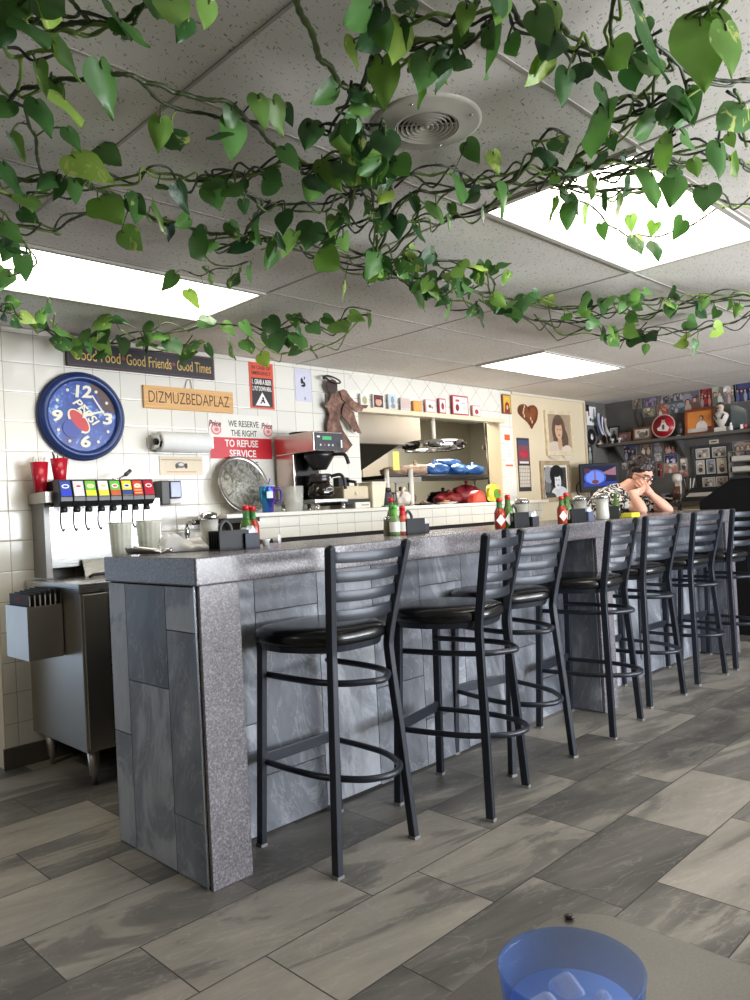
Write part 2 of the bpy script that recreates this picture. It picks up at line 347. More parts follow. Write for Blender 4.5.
def dup(root, loc, rz, label, group=None):
    r = root.copy(); COL.objects.link(r); r.location = loc; r.rotation_euler = (0, 0, rz); r['label'] = label
    if group: r['group'] = group
    for ch in list(root.children):
        c = ch.copy(); COL.objects.link(c); c.parent = r
        for g in list(ch.children):
            d = g.copy(); COL.objects.link(d); d.parent = c
    return r
def struct(name, mb, bevel=0):
    o = mb.build(name, bevel=bevel); o['kind'] = 'structure'; return o

# ------------------------------------------------------------------ the room
XW, YW, ZC = 7.64, 4.03, 2.228            # right wall, back wall, ceiling
LX, NY, KY = -3.2, -2.1, 6.6              # far left, window side, kitchen rear
struct('floor', MB().box((LX, NY, -0.1), (8.0, KY, 0), FLOOR))
struct('ceiling', MB().box((LX, NY, ZC), (8.0, KY, ZC+0.1), CEIL))
OX0, OX1, OZ0, OZ1 = 3.90, 5.67, 1.19, 1.945    # the pass-through
w = MB()
w.box((1.345, YW, 0), (OX0, YW+0.14, ZC), TILE); w.box((OX0, YW, OZ1), (OX1, YW+0.14, ZC), TILE); w.box((OX0, YW, 0), (OX1, YW+0.14, OZ0), TILE)
w.box((OX1, YW, 0), (5.87, YW+0.14, ZC), TILE); w.box((5.87, YW, 0), (7.17, YW+0.14, ZC), CREAM); w.box((7.17, YW, 0), (XW+0.1, YW+0.14, ZC), DARKP)
w.box((OX1-0.004, YW+0.002, OZ0), (OX1, YW+0.14, OZ1), M((226, 208, 172), 0.7)); w.box((1.339, YW, 0), (1.345, YW+0.14, 0.93), CREAM)
struct('wall_back', w)
struct('wall_right', MB().box((XW, NY, 0), (XW+0.1, YW, ZC), DARKP))
struct('wall_left', MB().box((LX-0.1, NY, 0), (LX, KY, ZC), M((132, 114, 94), .6)))
w = MB(); wins = [(2.0, 4.6), (4.9, 7.5)]
w.box((LX, NY-0.1, 0), (8.0, NY, 0.8), CREAM); w.box((LX, NY-0.1, 2.1), (8.0, NY, ZC), CREAM)
for a, b in ((LX, 2.0), (4.6, 4.9), (7.5, 8.0)): w.box((a, NY-0.1, 0.8), (b, NY, 2.1), CREAM)
struct('wall_near', w)
for i, (a, b) in enumerate(wins):
    w = MB(); f = M((60, 60, 62), 0.5)
    for x in (a, (a+b)/2-0.02, b-0.04): w.box((x, NY-0.08, 0.8), (x+0.04, NY-0.02, 2.1), f)
    w.box((a, NY-0.08, 0.8), (b, NY-0.02, 0.84), f); w.box((a, NY-0.08, 2.06), (b, NY-0.02, 2.1), f)
    struct('window_%d' % (i+1), w)
KW = M((172, 170, 154), 0.7, scale=3); KW2 = M((160, 152, 138), 0.45, 0.35, scale=3)
w = MB(); w.box((1.345, KY-0.7, 0), (8.0, KY-0.6, ZC), KW); struct('wall_kitchen_rear', w)
struct('wall_hall', MB().box((1.345, YW+0.14, 0), (1.45, KY-0.7, ZC), CREAM))
struct('wall_kitchen_side', MB().box((XW, YW+0.14, 0), (XW+0.1, KY-0.7, ZC), KW))
bb = MB(); bb.box((1.33, YW-0.012, 0), (7.6, YW, 0.105), M((84, 78, 72), 0.6)); struct('baseboard_back', bb, 0.002)
struct('trim_1', MB().box((3.86, YW-0.03, OZ1-0.015), (5.72, YW+0.0, OZ1+0.022), M((222, 208, 180), 0.5)), 0.003)
struct('trim_2', MB().box((7.155, YW-0.02, 0), (7.18, YW, ZC), M((206, 190, 162), 0.6)))
struct('trim_3', MB().box((5.87, YW-0.018, ZC-0.022), (7.16, YW, ZC), M((214, 206, 190), 0.6)))
g = MB(); GRID = M((172, 166, 158), 0.6); xs = [1.0+1.167*k for k in range(-3, 7)]; ys = [0.99+0.6*k for k in range(-5, 6)]
for x in xs: g.box((x-0.0045, NY, ZC-0.003), (x+0.0045, YW, ZC), GRID)
for y in ys: g.box((LX, y-0.0045, ZC-0.0028), (XW, y+0.0045, ZC), GRID)
struct('trim_4', g)

# ------------------------------------------------------------------ ceiling fixtures
DIFF = NT('lit_diffuser'); DIFF.b.inputs['Base Color'].default_value = (0.8, 0.8, 0.76, 1)
_X, _Y, _Z = DIFF.obj(); DIFF.v(DIFF.ramp(DIFF.noise(DIFF.vec(DIFF.math('MULTIPLY', _X, 0.4), DIFF.math('MULTIPLY', _Y, 5), 0), 2, 2), [(0.3, (1, 0.90, 0.74)), (0.7, (1, 0.94, 0.80))]), DIFF.b.inputs['Emission Color'])
DIFF.b.inputs['Emission Strength'].default_value = LAMP; DIFF = DIFF.m
def ceiling_light(x0, x1, y0, y1, label):
    t = thing('ceiling_light', label, 'ceiling light', ((x0+x1)/2, (y0+y1)/2, ZC), 0, 'fluorescent ceiling panels')
    hx, hy = (x1-x0)/2, (y1-y0)/2; f = MB(); fm = M((190, 186, 178), 0.5); q = 0.022
    for a, b in (((-hx, -hy), (hx, -hy+q)), ((-hx, hy-q), (hx, hy)), ((-hx, -hy+q), (-hx+q, hy-q)), ((hx-q, -hy+q), (hx, hy-q))):
        f.box((a[0], a[1], -0.012), (b[0], b[1], 0.0), fm)
    f.build('frame', t); MB().box((-hx+q, -hy+q, -0.007), (hx-q, hy-q, -0.001), DIFF).build('diffuser', t)
ceiling_light(1.01, 2.16, 2.80, 3.385, 'lit rectangular ceiling panel left, above the round blue wall clock')
ceiling_light(2.175, 3.33, 1.0, 1.583, 'lit rectangular ceiling panel with vine tendrils hanging across it')
ceiling_light(4.51, 5.66, 2.80, 3.385, 'far small lit ceiling panel in front of the kitchen pass-through')
# vent
t = thing('ceiling_vent', 'round beige ceiling air vent with concentric rings, above the vines', 'air vent', (1.575, 1.303, ZC))
vm = M((196, 190, 180), 0.45)
MB().lathe([(0.148, 0.0), (0.148, -0.004), (0.138, -0.008), (0.096, -0.010), (0.088, -0.016), (0.085, -0.016), (0.085, 0.0)], vm, 48, caps=False).build('flange', t)
r = MB()
for k in range(6):
    q = 0.013+0.0125*k; r.lathe([(q, -0.006), (q+0.005, -0.015), (q+0.007, -0.015), (q+0.003, -0.004)], vm, 40, caps=False)
r.lathe([(0.001, -0.014), (0.007, -0.014), (0.007, -0.004), (0.001, -0.004)], vm, 20)
for a in range(4): r.cbox((0, 0, -0.005), (0.166, 0.004, 0.004), vm, Matrix.Rotation(a*PI/4, 4, 'Z'))
r.build('louver', t)
MB().lathe([(0.085, -0.001), (0.085, -0.0035)], M((42, 38, 36), 0.8), 40).build('duct_opening', t)
for a in (0.4, 0.4+PI/2, 0.4+PI, 0.4+1.5*PI): MB().sphere((0.122*math.cos(a), 0.122*math.sin(a), -0.0095), 0.005, CHROME, 10, rz=0.003).build('screw', t)

# ------------------------------------------------------------------ bar counter
CX0, CX1, CY0, CY1, CZ = 1.314, 5.91, 2.14, 2.765, 1.07
t = thing('bar_counter', 'long bar counter clad in blue-grey slate tiles with a speckled granite top', 'counter', (0, 0, 0))
core = MB(); core.box((CX0+0.012, 2.377, 0), (CX1-0.002, CY1-0.002, 0.975), GROUTD)
fins = [(1.314, 1.474), (3.86, 4.02), (5.75, 5.91)]
for a, b in fins: core.box((a+0.014, 2.156, 0), (b-0.004, 2.377, 0.975), GROUTD)
core.build('core', t)
MB().box((CX0-0.012, CY0-0.012, 0.977), (CX1+0.012, CY1+0.006, CZ), GRAN).build('countertop', t, bevel=0.006, seg=3)
for a, b in fins: MB().box((a+0.006, CY0, 0), (b, 2.156, 0.977), GRAN).build('granite_leg', t, bevel=0.002)
def slate_cols(mb, cols, axis, face, thick, z1=0.973):
    """vertical slate planks: cols = (lo, hi, [joint heights]); axis 'x' -> face at y, 'y' -> face at x"""
    for lo, hi, js in cols:
        zz = [0.004]+sorted(js)+[z1]
        for p, q in zip(zz[:-1], zz[1:]):
            if q-p < 0.01: continue
            e = 0.0018
            if axis == 'x': mb.box((lo+e, face, p+e), (hi-e, face+thick, q-e), SLATE)
            else: mb.box((face, lo+e, p+e), (face+thick, hi-e, q-e), SLATE)
    return mb
cyc = [[0.42], [0.83, 0.215], [0.62, 0.01]]
def front_cols(x0, x1):
    out = []; k0 = math.floor((x0-1.385)/0.31)
    for k in range(k0, 40):
        lo, hi = max(x0, 1.385+0.31*k), min(x1, 1.385+0.31*(k+1))
        if lo >= x1: break
        if hi-lo > 0.02: out.append((lo, hi, cyc[k % 3]))
    return out
for x0, x1 in ((1.474, 3.86), (4.02, 5.75)): slate_cols(MB(), front_cols(x0, x1), 'x', 2.365, 0.012).build('front_panel', t)
slate_cols(MB(), [(2.165, 2.35, [0.823, 0.203]), (2.35, 2.635, [0.62]), (2.635, 2.765, [0.418])], 'y', CX0, 0.014).build('end_panel', t)
for x in (3.86, 5.75): slate_cols(MB(), [(2.158, 2.365, [0.55])], 'y', x, 0.013).build('side_panel', t)
MB().box((CX0-0.001, 2.1565, 0), (CX0+0.004, 2.1645, 0.975), M((196, 196, 198), 0.25, 1.0)).build('edge_trim', t)['label'] = 'bright metal edge trim'
slate_cols(MB(), [(2.14, 2.765, [0.4])], 'y', CX1-0.012, 0.012).build('end_panel', t)

# ------------------------------------------------------------------ stools
def smooth_path(pts, n=6):
    """Catmull-Rom through the points"""
    P = [Vector(p) for p in pts]; out = []
    for i in range(len(P)-1):
        a, b, c, d = P[max(i-1, 0)], P[i], P[i+1], P[min(i+2, len(P)-1)]
        for k in range(n):
            u = k/n; out.append(0.5*((2*b)+(c-a)*u+(2*a-5*b+4*c-d)*u*u+(3*b-a-3*c+d)*u**3))
    out.append(P[-1]); return out
def sq_bar(pts, hx, hy, m):
    """rectangular bar along a mostly vertical path (section hx*hy kept level)"""
    mb = MB(); vs, fs = [], []
    for p in pts:
        for a, b in ((-1, -1), (1, -1), (1, 1), (-1, 1)): vs.append((p[0]+a*hx, p[1]+b*hy, p[2]))
    n = len(pts)
    for i in range(n-1):
        for k in range(4): l = (k+1) % 4; fs.append((i*4+k, i*4+l, i*4+4+l, i*4+4+k))
    fs += [(3, 2, 1, 0), tuple(4*(n-1)+k for k in range(4))]
    return mb.add(vs, fs, m)
def make_stool():
    t = thing('bar_stool', 'x', 'bar stool', (0, 0, 0), 0, 'ladder-back stools along the bar counter')
    for s in (-1, 1):
        rear = [(s*.190, -.200, .008), (s*.165, -.186, .36), (s*.142, -.172, .66), (s*.142, -.174, .74), (s*.158, -.198, .87), (s*.187, -.240, 1.075)]
        sq_bar(smooth_path(rear, 4), .0125, .0155, FRAMEM).build('rear_leg', t, bevel=.003)
        sq_bar([(s*.190, .200, .008), (s*.168, .170, .735)], .0125, .0155, FRAMEM).build('front_leg', t, bevel=.003)
        for y in (-.2, .2): MB().cbox((s*.19, y, .005), (.029, .034, .010), M((120, 118, 116), .6)).build('foot_glide', t)
        MB().lathe([(.017, 0), (.017, .004), (.008, .011)], BLACK, 10, Matrix.Translation((s*.186, -.239, 1.074))).build('post_cap', t)
    for k, z in enumerate((1.043, .978, .912, .846)):
        h = .0185; vs, fs = [], []; N = 12
        yc = -.236+(1.075-z)*.205; wd = .178-(1.075-z)*.135
        for i in range(N+1):
            u = -1+2*i/N; x = u*wd; y = yc-.034*(1-u*u)
            for dy, dz in ((-.003, -h), (-.003, h), (.003, h), (.003, -h)): vs.append((x, y+dy, z+dz-.010*(1-u*u)*.4))
        for i in range(N):
            for q in range(4): l = (q+1) % 4; fs.append((i*4+q, i*4+l, i*4+4+l, i*4+4+q))
        fs += [(3, 2, 1, 0), tuple(N*4+q for q in range(4))]
        MB().add(vs, fs, FRAMEM, True).build('back_slat', t, bevel=.001)
    # seat: rounded outline, wider in front
    def outline(sc, n=40):
        o = []
        for i in range(n):
            a = 2*PI*i/n; c, s_ = math.cos(a), math.sin(a)
            e = 2/3.1; x = math.copysign(abs(c)**e, c)*.226; y = math.copysign(abs(s_)**e, s_)*.216
            x *= 1-.22*max(0, -y/.216); o.append((x*sc, (y+.020)*sc+ .020*(1-sc)))
        return o
    prof = [(.93, .738), (.985, .745), (1.0, .758), (.99, .772), (.955, .785), (.86, .793), (.6, .797), (.25, .798)]
    vs, fs = [], []; n = 40
    for sc, z in prof: vs += [(x, y, z) for x, y in outline(sc)]
    for k in range(len(prof)-1):
        for i in range(n): j = (i+1) % n; fs.append((k*n+i, k*n+j, (k+1)*n+j, (k+1)*n+i))
    fs += [tuple(range(n))[::-1], tuple((len(prof)-1)*n+i for i in range(n))]
    MB().add(vs, fs, VINYL, True).build('seat', t)['label'] = 'glossy black vinyl seat'
    vs = [(x, y, .716) for x, y in outline(.90)]+[(x, y, .739) for x, y in outline(.93)]
    MB().add(vs, [tuple(range(n))[::-1], tuple(n+i for i in range(n))]+[(i, (i+1) % n, n+(i+1) % n, n+i) for i in range(n)], FRAMEM, False).build('seat_frame', t)
    for z, name, w_, yb in ((.615, 'upper_ring', .150, -.262), (.300, 'footrest_ring', .166, -.285)):
        yf = .176 if z > .5 else .187; half = [(w_, yf), (w_+.002, .05), (w_-.008, -.09), (w_-.042, -.185), (w_-.09, yb+.030), (0, yb)]
        pts = half+[(-x, y) for x, y in half[-2::-1]]
        MB().tube(smooth_path([(x, y, z) for x, y in pts], 5), .0115, FRAMEM, 10).build(name, t)
    MB().cbox((0, .186, .312), (.352, .012, .042), FRAMEM).build('footrest_bar', t, bevel=.003)
    return t
ST = make_stool()
stools = [((1.636, 1.897), (2.013, 1.905), 'black ladder-back bar stool nearest the granite end leg of the counter'),
          ((2.293, 1.773), (2.684, 1.869), 'black ladder-back bar stool second from the counter end, twisted away from the counter'),
          ((2.746, 1.988), (3.121, 1.903), 'black ladder-back bar stool pushed close behind the second stool, turned toward it'),
          ((3.477, 1.904), (3.862, 1.911), 'black ladder-back bar stool in front of the dark middle leg of the counter'),
          ((4.099, 1.994), (4.475, 1.960), 'black ladder-back bar stool just past the middle leg, in front of the woman'),
          ((4.760, 1.985), (5.105, 1.960), 'black ladder-back bar stool second from the far end of the row'),
          ((5.290, 1.950), (5.660, 1.900), 'black ladder-back bar stool at the far end, cut off by the photo edge')]
for i, (a, b, lab) in enumerate(stools):
    ang = math.atan2(b[1]-a[1], b[0]-a[0]); mx, my = (a[0]+b[0])/2, (a[1]+b[1])/2
    if i == 3: ang += .09; mx -= .012
    loc = (mx-math.sin(ang)*.2, my+math.cos(ang)*.2, 0)
    if i == 0: ST.location = loc; ST.rotation_euler = (0, 0, ang); ST['label'] = lab
    else: dup(ST, loc, ang, lab)

# ------------------------------------------------------------------ back bar ledge under the pass-through
BB = M((214, 206, 192), 0.5)
t = thing('back_bar', 'white tiled ledge counter running under the kitchen pass-through', 'counter', (0, 0, 0))
MB().box((2.44, 3.63, 1.192), (5.78, YW-.003, 1.216), M((226, 222, 212), 0.35)).build('ledge_top', t, bevel=.004)
MB().box((2.46, 3.66, 1.166), (2.69, YW-.002, 1.192), M((34, 30, 28), 0.6)).build('ledge_bracket', t)
MB().box((2.69, 3.68, 1.058), (5.75, YW-.002, 1.192), TILE2).build('tile_front', t)
MB().box((2.69, 3.72, 1.02), (5.75, YW-.002, 1.058), M((30, 26, 24), 0.7)).build('shadow_gap', t)  # near-black colour paints in the shade below the tile lip
MB().box((2.69, 3.36, 0.985), (5.85, YW-.012, 1.02), M((216, 206, 186), 0.4)).build('work_surface', t, bevel=.003)
MB().box((2.70, 3.42, 0.1), (5.83, YW-.012, 0.985), STEEL).build('base_cabinet', t)
MB().box((2.72, 3.48, 0.0), (5.81, YW-.012, 0.1), BLACKM).build('toe_kick', t)
for k in range(4):
    a = 2.72+k*.78; d = MB().box((a, 3.402, .14), (a+.74, 3.42, .95), STEELH).build('door', t, bevel=.003)
    MB().cyl((a+.66, 3.39, .6), (a+.66, 3.39, .8), .008, CHROME).build('handle', d)

# ------------------------------------------------------------------ drink station, left
t = thing('ice_bin_cabinet', 'tall stainless steel ice bin cabinet on legs beside the counter end', 'cabinet', (0, 0, 0))
c = MB(); c.box((1.475, 3.39, .165), (2.14, YW-.012, .885), STEEL); c.build('body', t, bevel=.004)
MB().box((1.465, 3.375, .885), (2.15, YW-.012, .932), STEELH).build('top_rim', t, bevel=.004)
MB().box((1.485, 3.378, .18), (1.60, 3.39, .88), STEEL).build('corner_post', t, bevel=.002)
d = MB().box((1.605, 3.374, .18), (2.12, 3.39, .87), STEELH).build('door', t, bevel=.003); MB().cyl((2.05, 3.36, .45), (2.05, 3.36, .62), .008, CHROME).build('handle', d)
for x in (1.53, 2.08):
    for y in (3.45, 3.93): MB().lathe([(.012, 0), (.012, .035), (.020, .045), (.030, .165)], STEEL, 14, Matrix.Translation((x, y, 0))).build('leg', t)
l = MB(); l.add([(1.70, 3.83, .932), (2.12, 3.83, .932), (2.12, 3.86, 1.02), (1.70, 3.86, 1.02), (1.70, 3.836, .932), (2.12, 3.836, .932), (2.12, 3.866, 1.02), (1.70, 3.866, 1.02)],
    [(0, 1, 2, 3), (7, 6, 5, 4), (0, 4, 5, 1), (1, 5, 6, 2), (2, 6, 7, 3), (3, 7, 4, 0)], STEELH); lid = l.build('lid', t); lid['label'] = 'sloping bright steel lid'
MB().tube([(1.66, 3.70, .935), (1.68, 3.69, .948), (1.82, 3.68, .948), (1.84, 3.69, .935)], .008, BLACK, 8).build('lid_handle', lid)
# menu holder
t = thing('menu_holder', 'open stainless steel box of menus on the side of the steel cabinet', 'menu holder', (1.31, 3.58, .59))
o = MB(); h = .245
PS = M((186, 182, 174), .38, 1.0, scale=6, var=.1); o.box((0, 0, 0), (.004, .27, h), PS); o.box((.004, 0, 0), (.160, .004, h), PS); o.box((.004, .266, 0), (.160, .27, h), STEEL); o.box((.156, .004, 0), (.160, .266, h+.08), STEEL); o.box((.004, .004, 0), (.156, .266, .004), STEEL)
o.build('box', t)
rng = random.Random(3)
for k in range(6):
    y = .012+k*.004; x = .012+k*.0235
    mn = thing('menu', ['black covered menu standing frontmost in the steel menu box', 'black covered menu second in the steel menu box', 'black covered menu third in the steel menu box', 'black covered menu fourth in the steel menu box', 'black covered menu fifth in the steel menu box', 'black covered menu at the back of the steel menu box'][k], 'menu', (1.31+x, 3.59, .594), 0, 'menus in the steel box')
    MB().box((0, 0, 0), (.010, .235, .295+.004*k), BLACKM).build('cover', mn); MB().box((.0025, -.002, .004), (.0075, .0, .29), M((182, 180, 176), .7)).build('pages', mn)
    if k == 0:
        mp = MB(); TT = Matrix.Translation((-.0004, .117, 0)) @ Matrix.Rotation(-PI/2, 4, 'Z'); mp.text('MENU', .0, .27, .09, .018, 0, M((170, 60, 50), .6), TT); mp.build('lettering', mn)

# drink dispenser
t = thing('soda_dispenser', 'wall mounted soda dispenser with eight coloured flavour buttons over a steel panel', 'drink dispenser', (0, 0, 0))
MB().box((1.55, 3.88, .985), (2.17, YW-.002, 1.33), STEELH).build('splash_panel', t, bevel=.003)
MB().box((1.52, 3.87, .94), (1.55, YW-.002, 1.37), M((150, 148, 146), .45, .8)).build('side_flange', t)
MB().box((1.502, 3.80, 1.315), (1.60, YW-.002, 1.372), STEEL).build('end_bracket', t, bevel=.003)
HB = M((36, 36, 38), .35)
hb = MB(); hb.prism([(0, 0), (0, 0)], 0, 0, HB) if False else None
x0, x1 = 1.56, 2.045
def side_prism(mb, x0, x1, prof, m):
    n = len(prof); mb.add([(x0, y, z) for y, z in prof]+[(x1, y, z) for y, z in prof], [tuple(range(n)), tuple(range(2*n-1, n-1, -1))]+[(i, n+i, n+(i+1) % n, (i+1) % n) for i in range(n)], m); return mb
hb = side_prism(MB(), x0, x1, [(3.74, 1.315), (3.73, 1.345), (3.76, 1.415), (3.80, 1.428), (3.98, 1.428), (3.98, 1.315)], HB).build('housing', t, bevel=.004)
flav = [((38, 64, 160), (30, 60, 190), 'blue'), ((206, 206, 210), (190, 60, 70), 'white'), ((110, 186, 60), (222, 226, 60), 'green and yellow'), ((226, 226, 220), (226, 206, 60), 'white and yellow'),
        ((98, 180, 66), (196, 90, 60), 'green'), ((236, 206, 50), (52, 70, 130), 'yellow and blue'), ((206, 60, 46), (226, 190, 120), 'red and orange'), ((176, 24, 48), (226, 200, 200), 'dark red')]
vx = [at(p, 490, 1, 3.74).x+.018 for p in (60.5, 73.6, 85.7, 98.4, 110.3, 122.1, 132.9, 144.1)]
for (c1, c2, nm), x in zip(flav, vx):
    wv = .026
    v = side_prism(MB(), x-.031, x+.031, [(3.742, 1.292), (3.712, 1.318), (3.712, 1.338), (3.735, 1.425), (3.80, 1.43), (3.80, 1.292)], HB).build('valve', t, bevel=.003)
    v['label'] = 'valve with %s label' % nm
    lb = MB(); T = Matrix.Translation((x, 3.7215, 1.380)) @ Matrix.Rotation(-math.atan2(.023, .087), 4, 'X')
    lb.rect(0, 0, wv*2, .078, 0, M(c1, .35, var=.02), T); lb.rect(0, -.024, wv*2, .028, -.0005, M(c2, .35, var=.02), T) if nm not in ('white', 'dark red', 'red and orange') else None
    lb.disc(0, .012, .019, .011, -.0011, M((236, 236, 236), .4), 16, T); lb.disc(0, .012, .013, .006, -.0018, M(c2 if nm != 'dark red' else c1, .4), 14, T)
    if nm == 'red and orange':
        for q in range(3): lb.rect(0, -.028+.015*q, .04, .006, -.0006, M(c2, .4), T)
    lb.build('flavour_label', v)
    MB().lathe([(.016, 0), (.019, .012), (.015, .03)], BLACK, 14, Matrix.Translation((x, 3.755, 1.262))).build('nozzle', v)
    MB().tube(smooth_path([(x-.004, 3.775, 1.29), (x-.004, 3.79, 1.215), (x-.004, 3.765, 1.172), (x-.002, 3.75, 1.182)], 4), .0045, M((60, 60, 62), .3, .9), 7).build('lever', v)
# straws in red cups
def straw_cup(x, y, z, h, label, strawm, n):
    t = thing('red_cup', label, 'cup', (x, y, z), 0, 'red cups above the soda dispenser')
    rm = M((172, 22, 44), .25)
    MB().lathe([(.027, 0), (.029, .002), (.043, h), (.041, h), (.027, .004)], rm, 24, caps=False).build('body', t)
    MB().lathe([(.027, 0), (.027, .003)], rm, 24).build('bottom', t)
    rg = random.Random(n)
    for k in range(n):
        a = rg.uniform(0, 2*PI); q = .02
        s = MB().tube([(q*.7*math.cos(a), q*.7*math.sin(a), .005), (1.5*q*math.cos(a), 1.5*q*math.sin(a), h+rg.uniform(.015, .04))], .003, strawm, 7).build('drinking_straw', None, (x, y, z))
        tag(s, ('white' if n == 9 else 'dark')+' drinking straw standing in the '+('left' if n == 9 else 'right')+' red cup', 'drinking straw', 'drinking straws in the '+('left' if n == 9 else 'right')+' cup')
straw_cup(at(40, 480, 1, 3.92).x, 3.92, 1.372, .155, 'tall red cup of white straws on the steel bracket end', M((230, 228, 226), .4), 9)
straw_cup(at(60, 480, 1, 3.88).x, 3.88, 1.428, .115, 'red cup of dark straws on top of the black dispenser', M((70, 50, 44), .4), 7)
o = MB(); a, b = at(118, 484, 1, 3.86), at(132, 476, 1, 3.86); b = a+Vector((.09, .03, .075)); a.z = 1.434
o.tube([a+Vector((-.03, 0, 0)), a, b-Vector((.03, .01, .02))], .006, CHROME, 8); o.cyl(b-Vector((.035, .01, .025)), b, .011, M((90, 86, 82), .4, .6), n=10)
tag(o.build('ice_tongs'), 'small steel tool with grey grip lying on the dispenser top', 'utensil')
# sink between ice bin and back bar
t = thing('sink_unit', 'low stainless sink unit with grey splash strip behind the counter', 'sink', (0, 0, 0))
MB().box((2.16, 3.45, .15), (2.68, YW-.012, .88), STEEL).build('body', t, bevel=.004)
s = MB(); s.box((2.155, 3.44, .88), (2.685, 3.52, .91), STEELH); s.box((2.155, 3.92, .88), (2.685, YW-.012, .91), STEELH); s.box((2.155, 3.52, .88), (2.22, 3.92, .91), STEELH); s.box((2.62, 3.52, .88), (2.685, 3.92, .91), STEELH); s.build('rim', t)
MB().box((2.18, YW-.03, .91), (2.685, YW-.002, 1.125), M((172, 168, 158), .4, .4)).build('splash_back', t, bevel=.002)
for x in (2.2, 2.64):
    for y in (3.5, 3.95): MB().lathe([(.014, 0), (.02, .15)], STEEL, 12, Matrix.Translation((x, y, 0))).build('leg', t)
t = thing('sink_faucet', 'slim upright chrome faucet rising behind the white towel', 'faucet', (2.375, 3.95, .91))
MB().lathe([(.022, 0), (.022, .012), (.012, .02)], CHROME, 16).build('base', t)
MB().tube(smooth_path([(0, 0, .01), (0, 0, .24), (0, -.02, .275), (0, -.06, .285), (0, -.09, .265)], 5), .009, CHROME, 10).build('spout', t)
MB().lathe([(.013, .19), (.015, .2), (.015, .235), (.012, .245)], CHROME, 14).build('collar', t); MB().tube([(.01, 0, .03), (.05, -.01, .045)], .006, CHROME, 8).build('lever', t)

# ------------------------------------------------------------------ wall hangings on the back wall (local x right, z up, facing -y)
WY = YW
t = thing('wall_clock', 'round blue advertising clock with white numerals on the tiled wall', 'clock', (1.803, WY, 1.786))
BL = M((32, 54, 108), .3); BLD = M((22, 36, 84), .35); NUM = M((228, 224, 204), .5); R = .236
RX = Matrix.Rotation(PI/2, 4, 'X')
MB().lathe([(R-.004, 0), (R, .01), (R-.002, .035), (R-.018, .052), (R-.034, .054), (R-.046, .040), (R-.046, .02)], BL, 56, RX, caps=False).build('rim', t)
MB().lathe([(R-.006, .0), (R+.006, .006), (R+.004, .028), (R-.004, .03)], BLD, 56, RX, caps=False).build('back_case', t)
fc = MB(); fcm = NT('splashed_blue_dial'); _a, _b, _c = fcm.obj(); _n = fcm.noise(fcm.vec(_a, _b, _c), 16, 5, .65, 1.0)
fcm = fcm.out(fcm.ramp(_n, [(.35, lin((34, 52, 128))), (.56, lin((52, 84, 168))), (.63, lin((120, 160, 214))), (.72, lin((206, 222, 240)))]), .3)
RI = R-.046; fc.disc(0, 0, RI, RI, -.022, fcm, 56, th=.004)
seg = [(RI*math.cos(a), RI*math.sin(a)) for a in [math.radians(6+k*7) for k in range(11)]]
fc.prism(seg+[(.05, .115), (.10, .04)], -.0275, -.0265, M((84, 62, 60), .5, var=.5, scale=60))
fc.prism([(.02, .13), (.055, .165), (.12, .05), (.095, .03)], -.0282, -.0266, M((40, 52, 130), .4)); fc.prism([(.053, .115), (.06, .118), (.125, .02), (.115, .016)], -.0290, -.0266, NUM)
for txt, x, z, w_, h_ in (('12', .008, .135, .092, .068), ('3', .138, -.008, .058, .064), ('6', .008, -.136, .056, .066), ('9', -.138, -.004, .058, .064)): fc.text(txt, x, z, w_, h_, -.0295, NUM, shear=.1, bold=.035)
for k in range(12):
    if k % 3: a = PI/2-k*PI/6; fc.disc(.158*math.cos(a), .158*math.sin(a), .0085, .0085, -.0290, NUM, 12, th=.002)
RB = Matrix.Rotation(math.radians(52), 4, 'Y')
fc.disc(-.024, -.028, .078, .044, -.0285, NUM, 28, th=.0015, rot=math.radians(-50)); fc.disc(-.022, -.026, .07, .033, -.0300, M((190, 40, 44), .4), 28, th=.0015, rot=math.radians(-50)); fc.disc(-.062, -.068, .052, .05, -.0296, M((40, 62, 150), .4), 24, th=.0016)
fc.text('PEPSI', .030, .012, .17, .05, -.0312, NUM, Matrix.Translation((.018, 0, .022)) @ Matrix.Rotation(math.radians(47), 4, 'Y') @ Matrix.Translation((-.03, 0, -.012)), shear=.2, bold=.02)
fc.build('dial', t)
MB().prism([(-.008, -.01), (0, .012), (.115, .036), (.12, .03)], -.0345, -.0330, NUM).build('minute_hand', t); MB().prism([(-.004, -.01), (.006, -.012), (.012, .058), (.006, .068)], -.0360, -.0348, NUM).build('hour_hand', t)
def sign(name, label, x0, x1, z0, z1, d, m, y=WY): 
    t = thing(name, label, 'sign', ((x0+x1)/2, y, (z0+z1)/2)); hw, hh = (x1-x0)/2, (z1-z0)/2
    MB().box((-hw, -d, -hh), (hw, -.001, hh), m).build('board', t, bevel=.002); return t, hw, hh
t, hw, hh = sign('motto_sign', 'long black sign with gold lettering partly covered by the vine', 1.732, 2.656, 2.058, 2.195, .022, M((34, 34, 40), .5))
GOLD = M((212, 176, 96), .45, .2); l = MB()
for s, x, w_ in (('Good Food', -.292, .27), ('Good Friends', .022, .285), ('Good Times', .320, .235)): l.text(s, x, -.002, w_, .062, -.022, GOLD, th=.002)
for x in (-.138, .180): l.disc(x, 0, .012, .012, -.022, M((150, 60, 56), .5), 5, th=.002)
l.build('lettering', t)
b = MB(); bm_ = M((120, 60, 60), .5)
for z in (-hh+.008, hh-.008): b.rect(0, z, hw*2-.012, .0025, -.022, bm_)
for x in (-hw+.008, hw-.008): b.rect(x, 0, .0025, hh*2-.016, -.022, bm_)
b.build('border', t)
WOODL = mat_wood((206, 152, 88), (228, 182, 118))
t, hw, hh = sign('wooden_sign', 'small pale wood sign hung from a cord, with thin dark capitals', 2.173, 2.788, 1.857, 1.99, .018, WOODL)
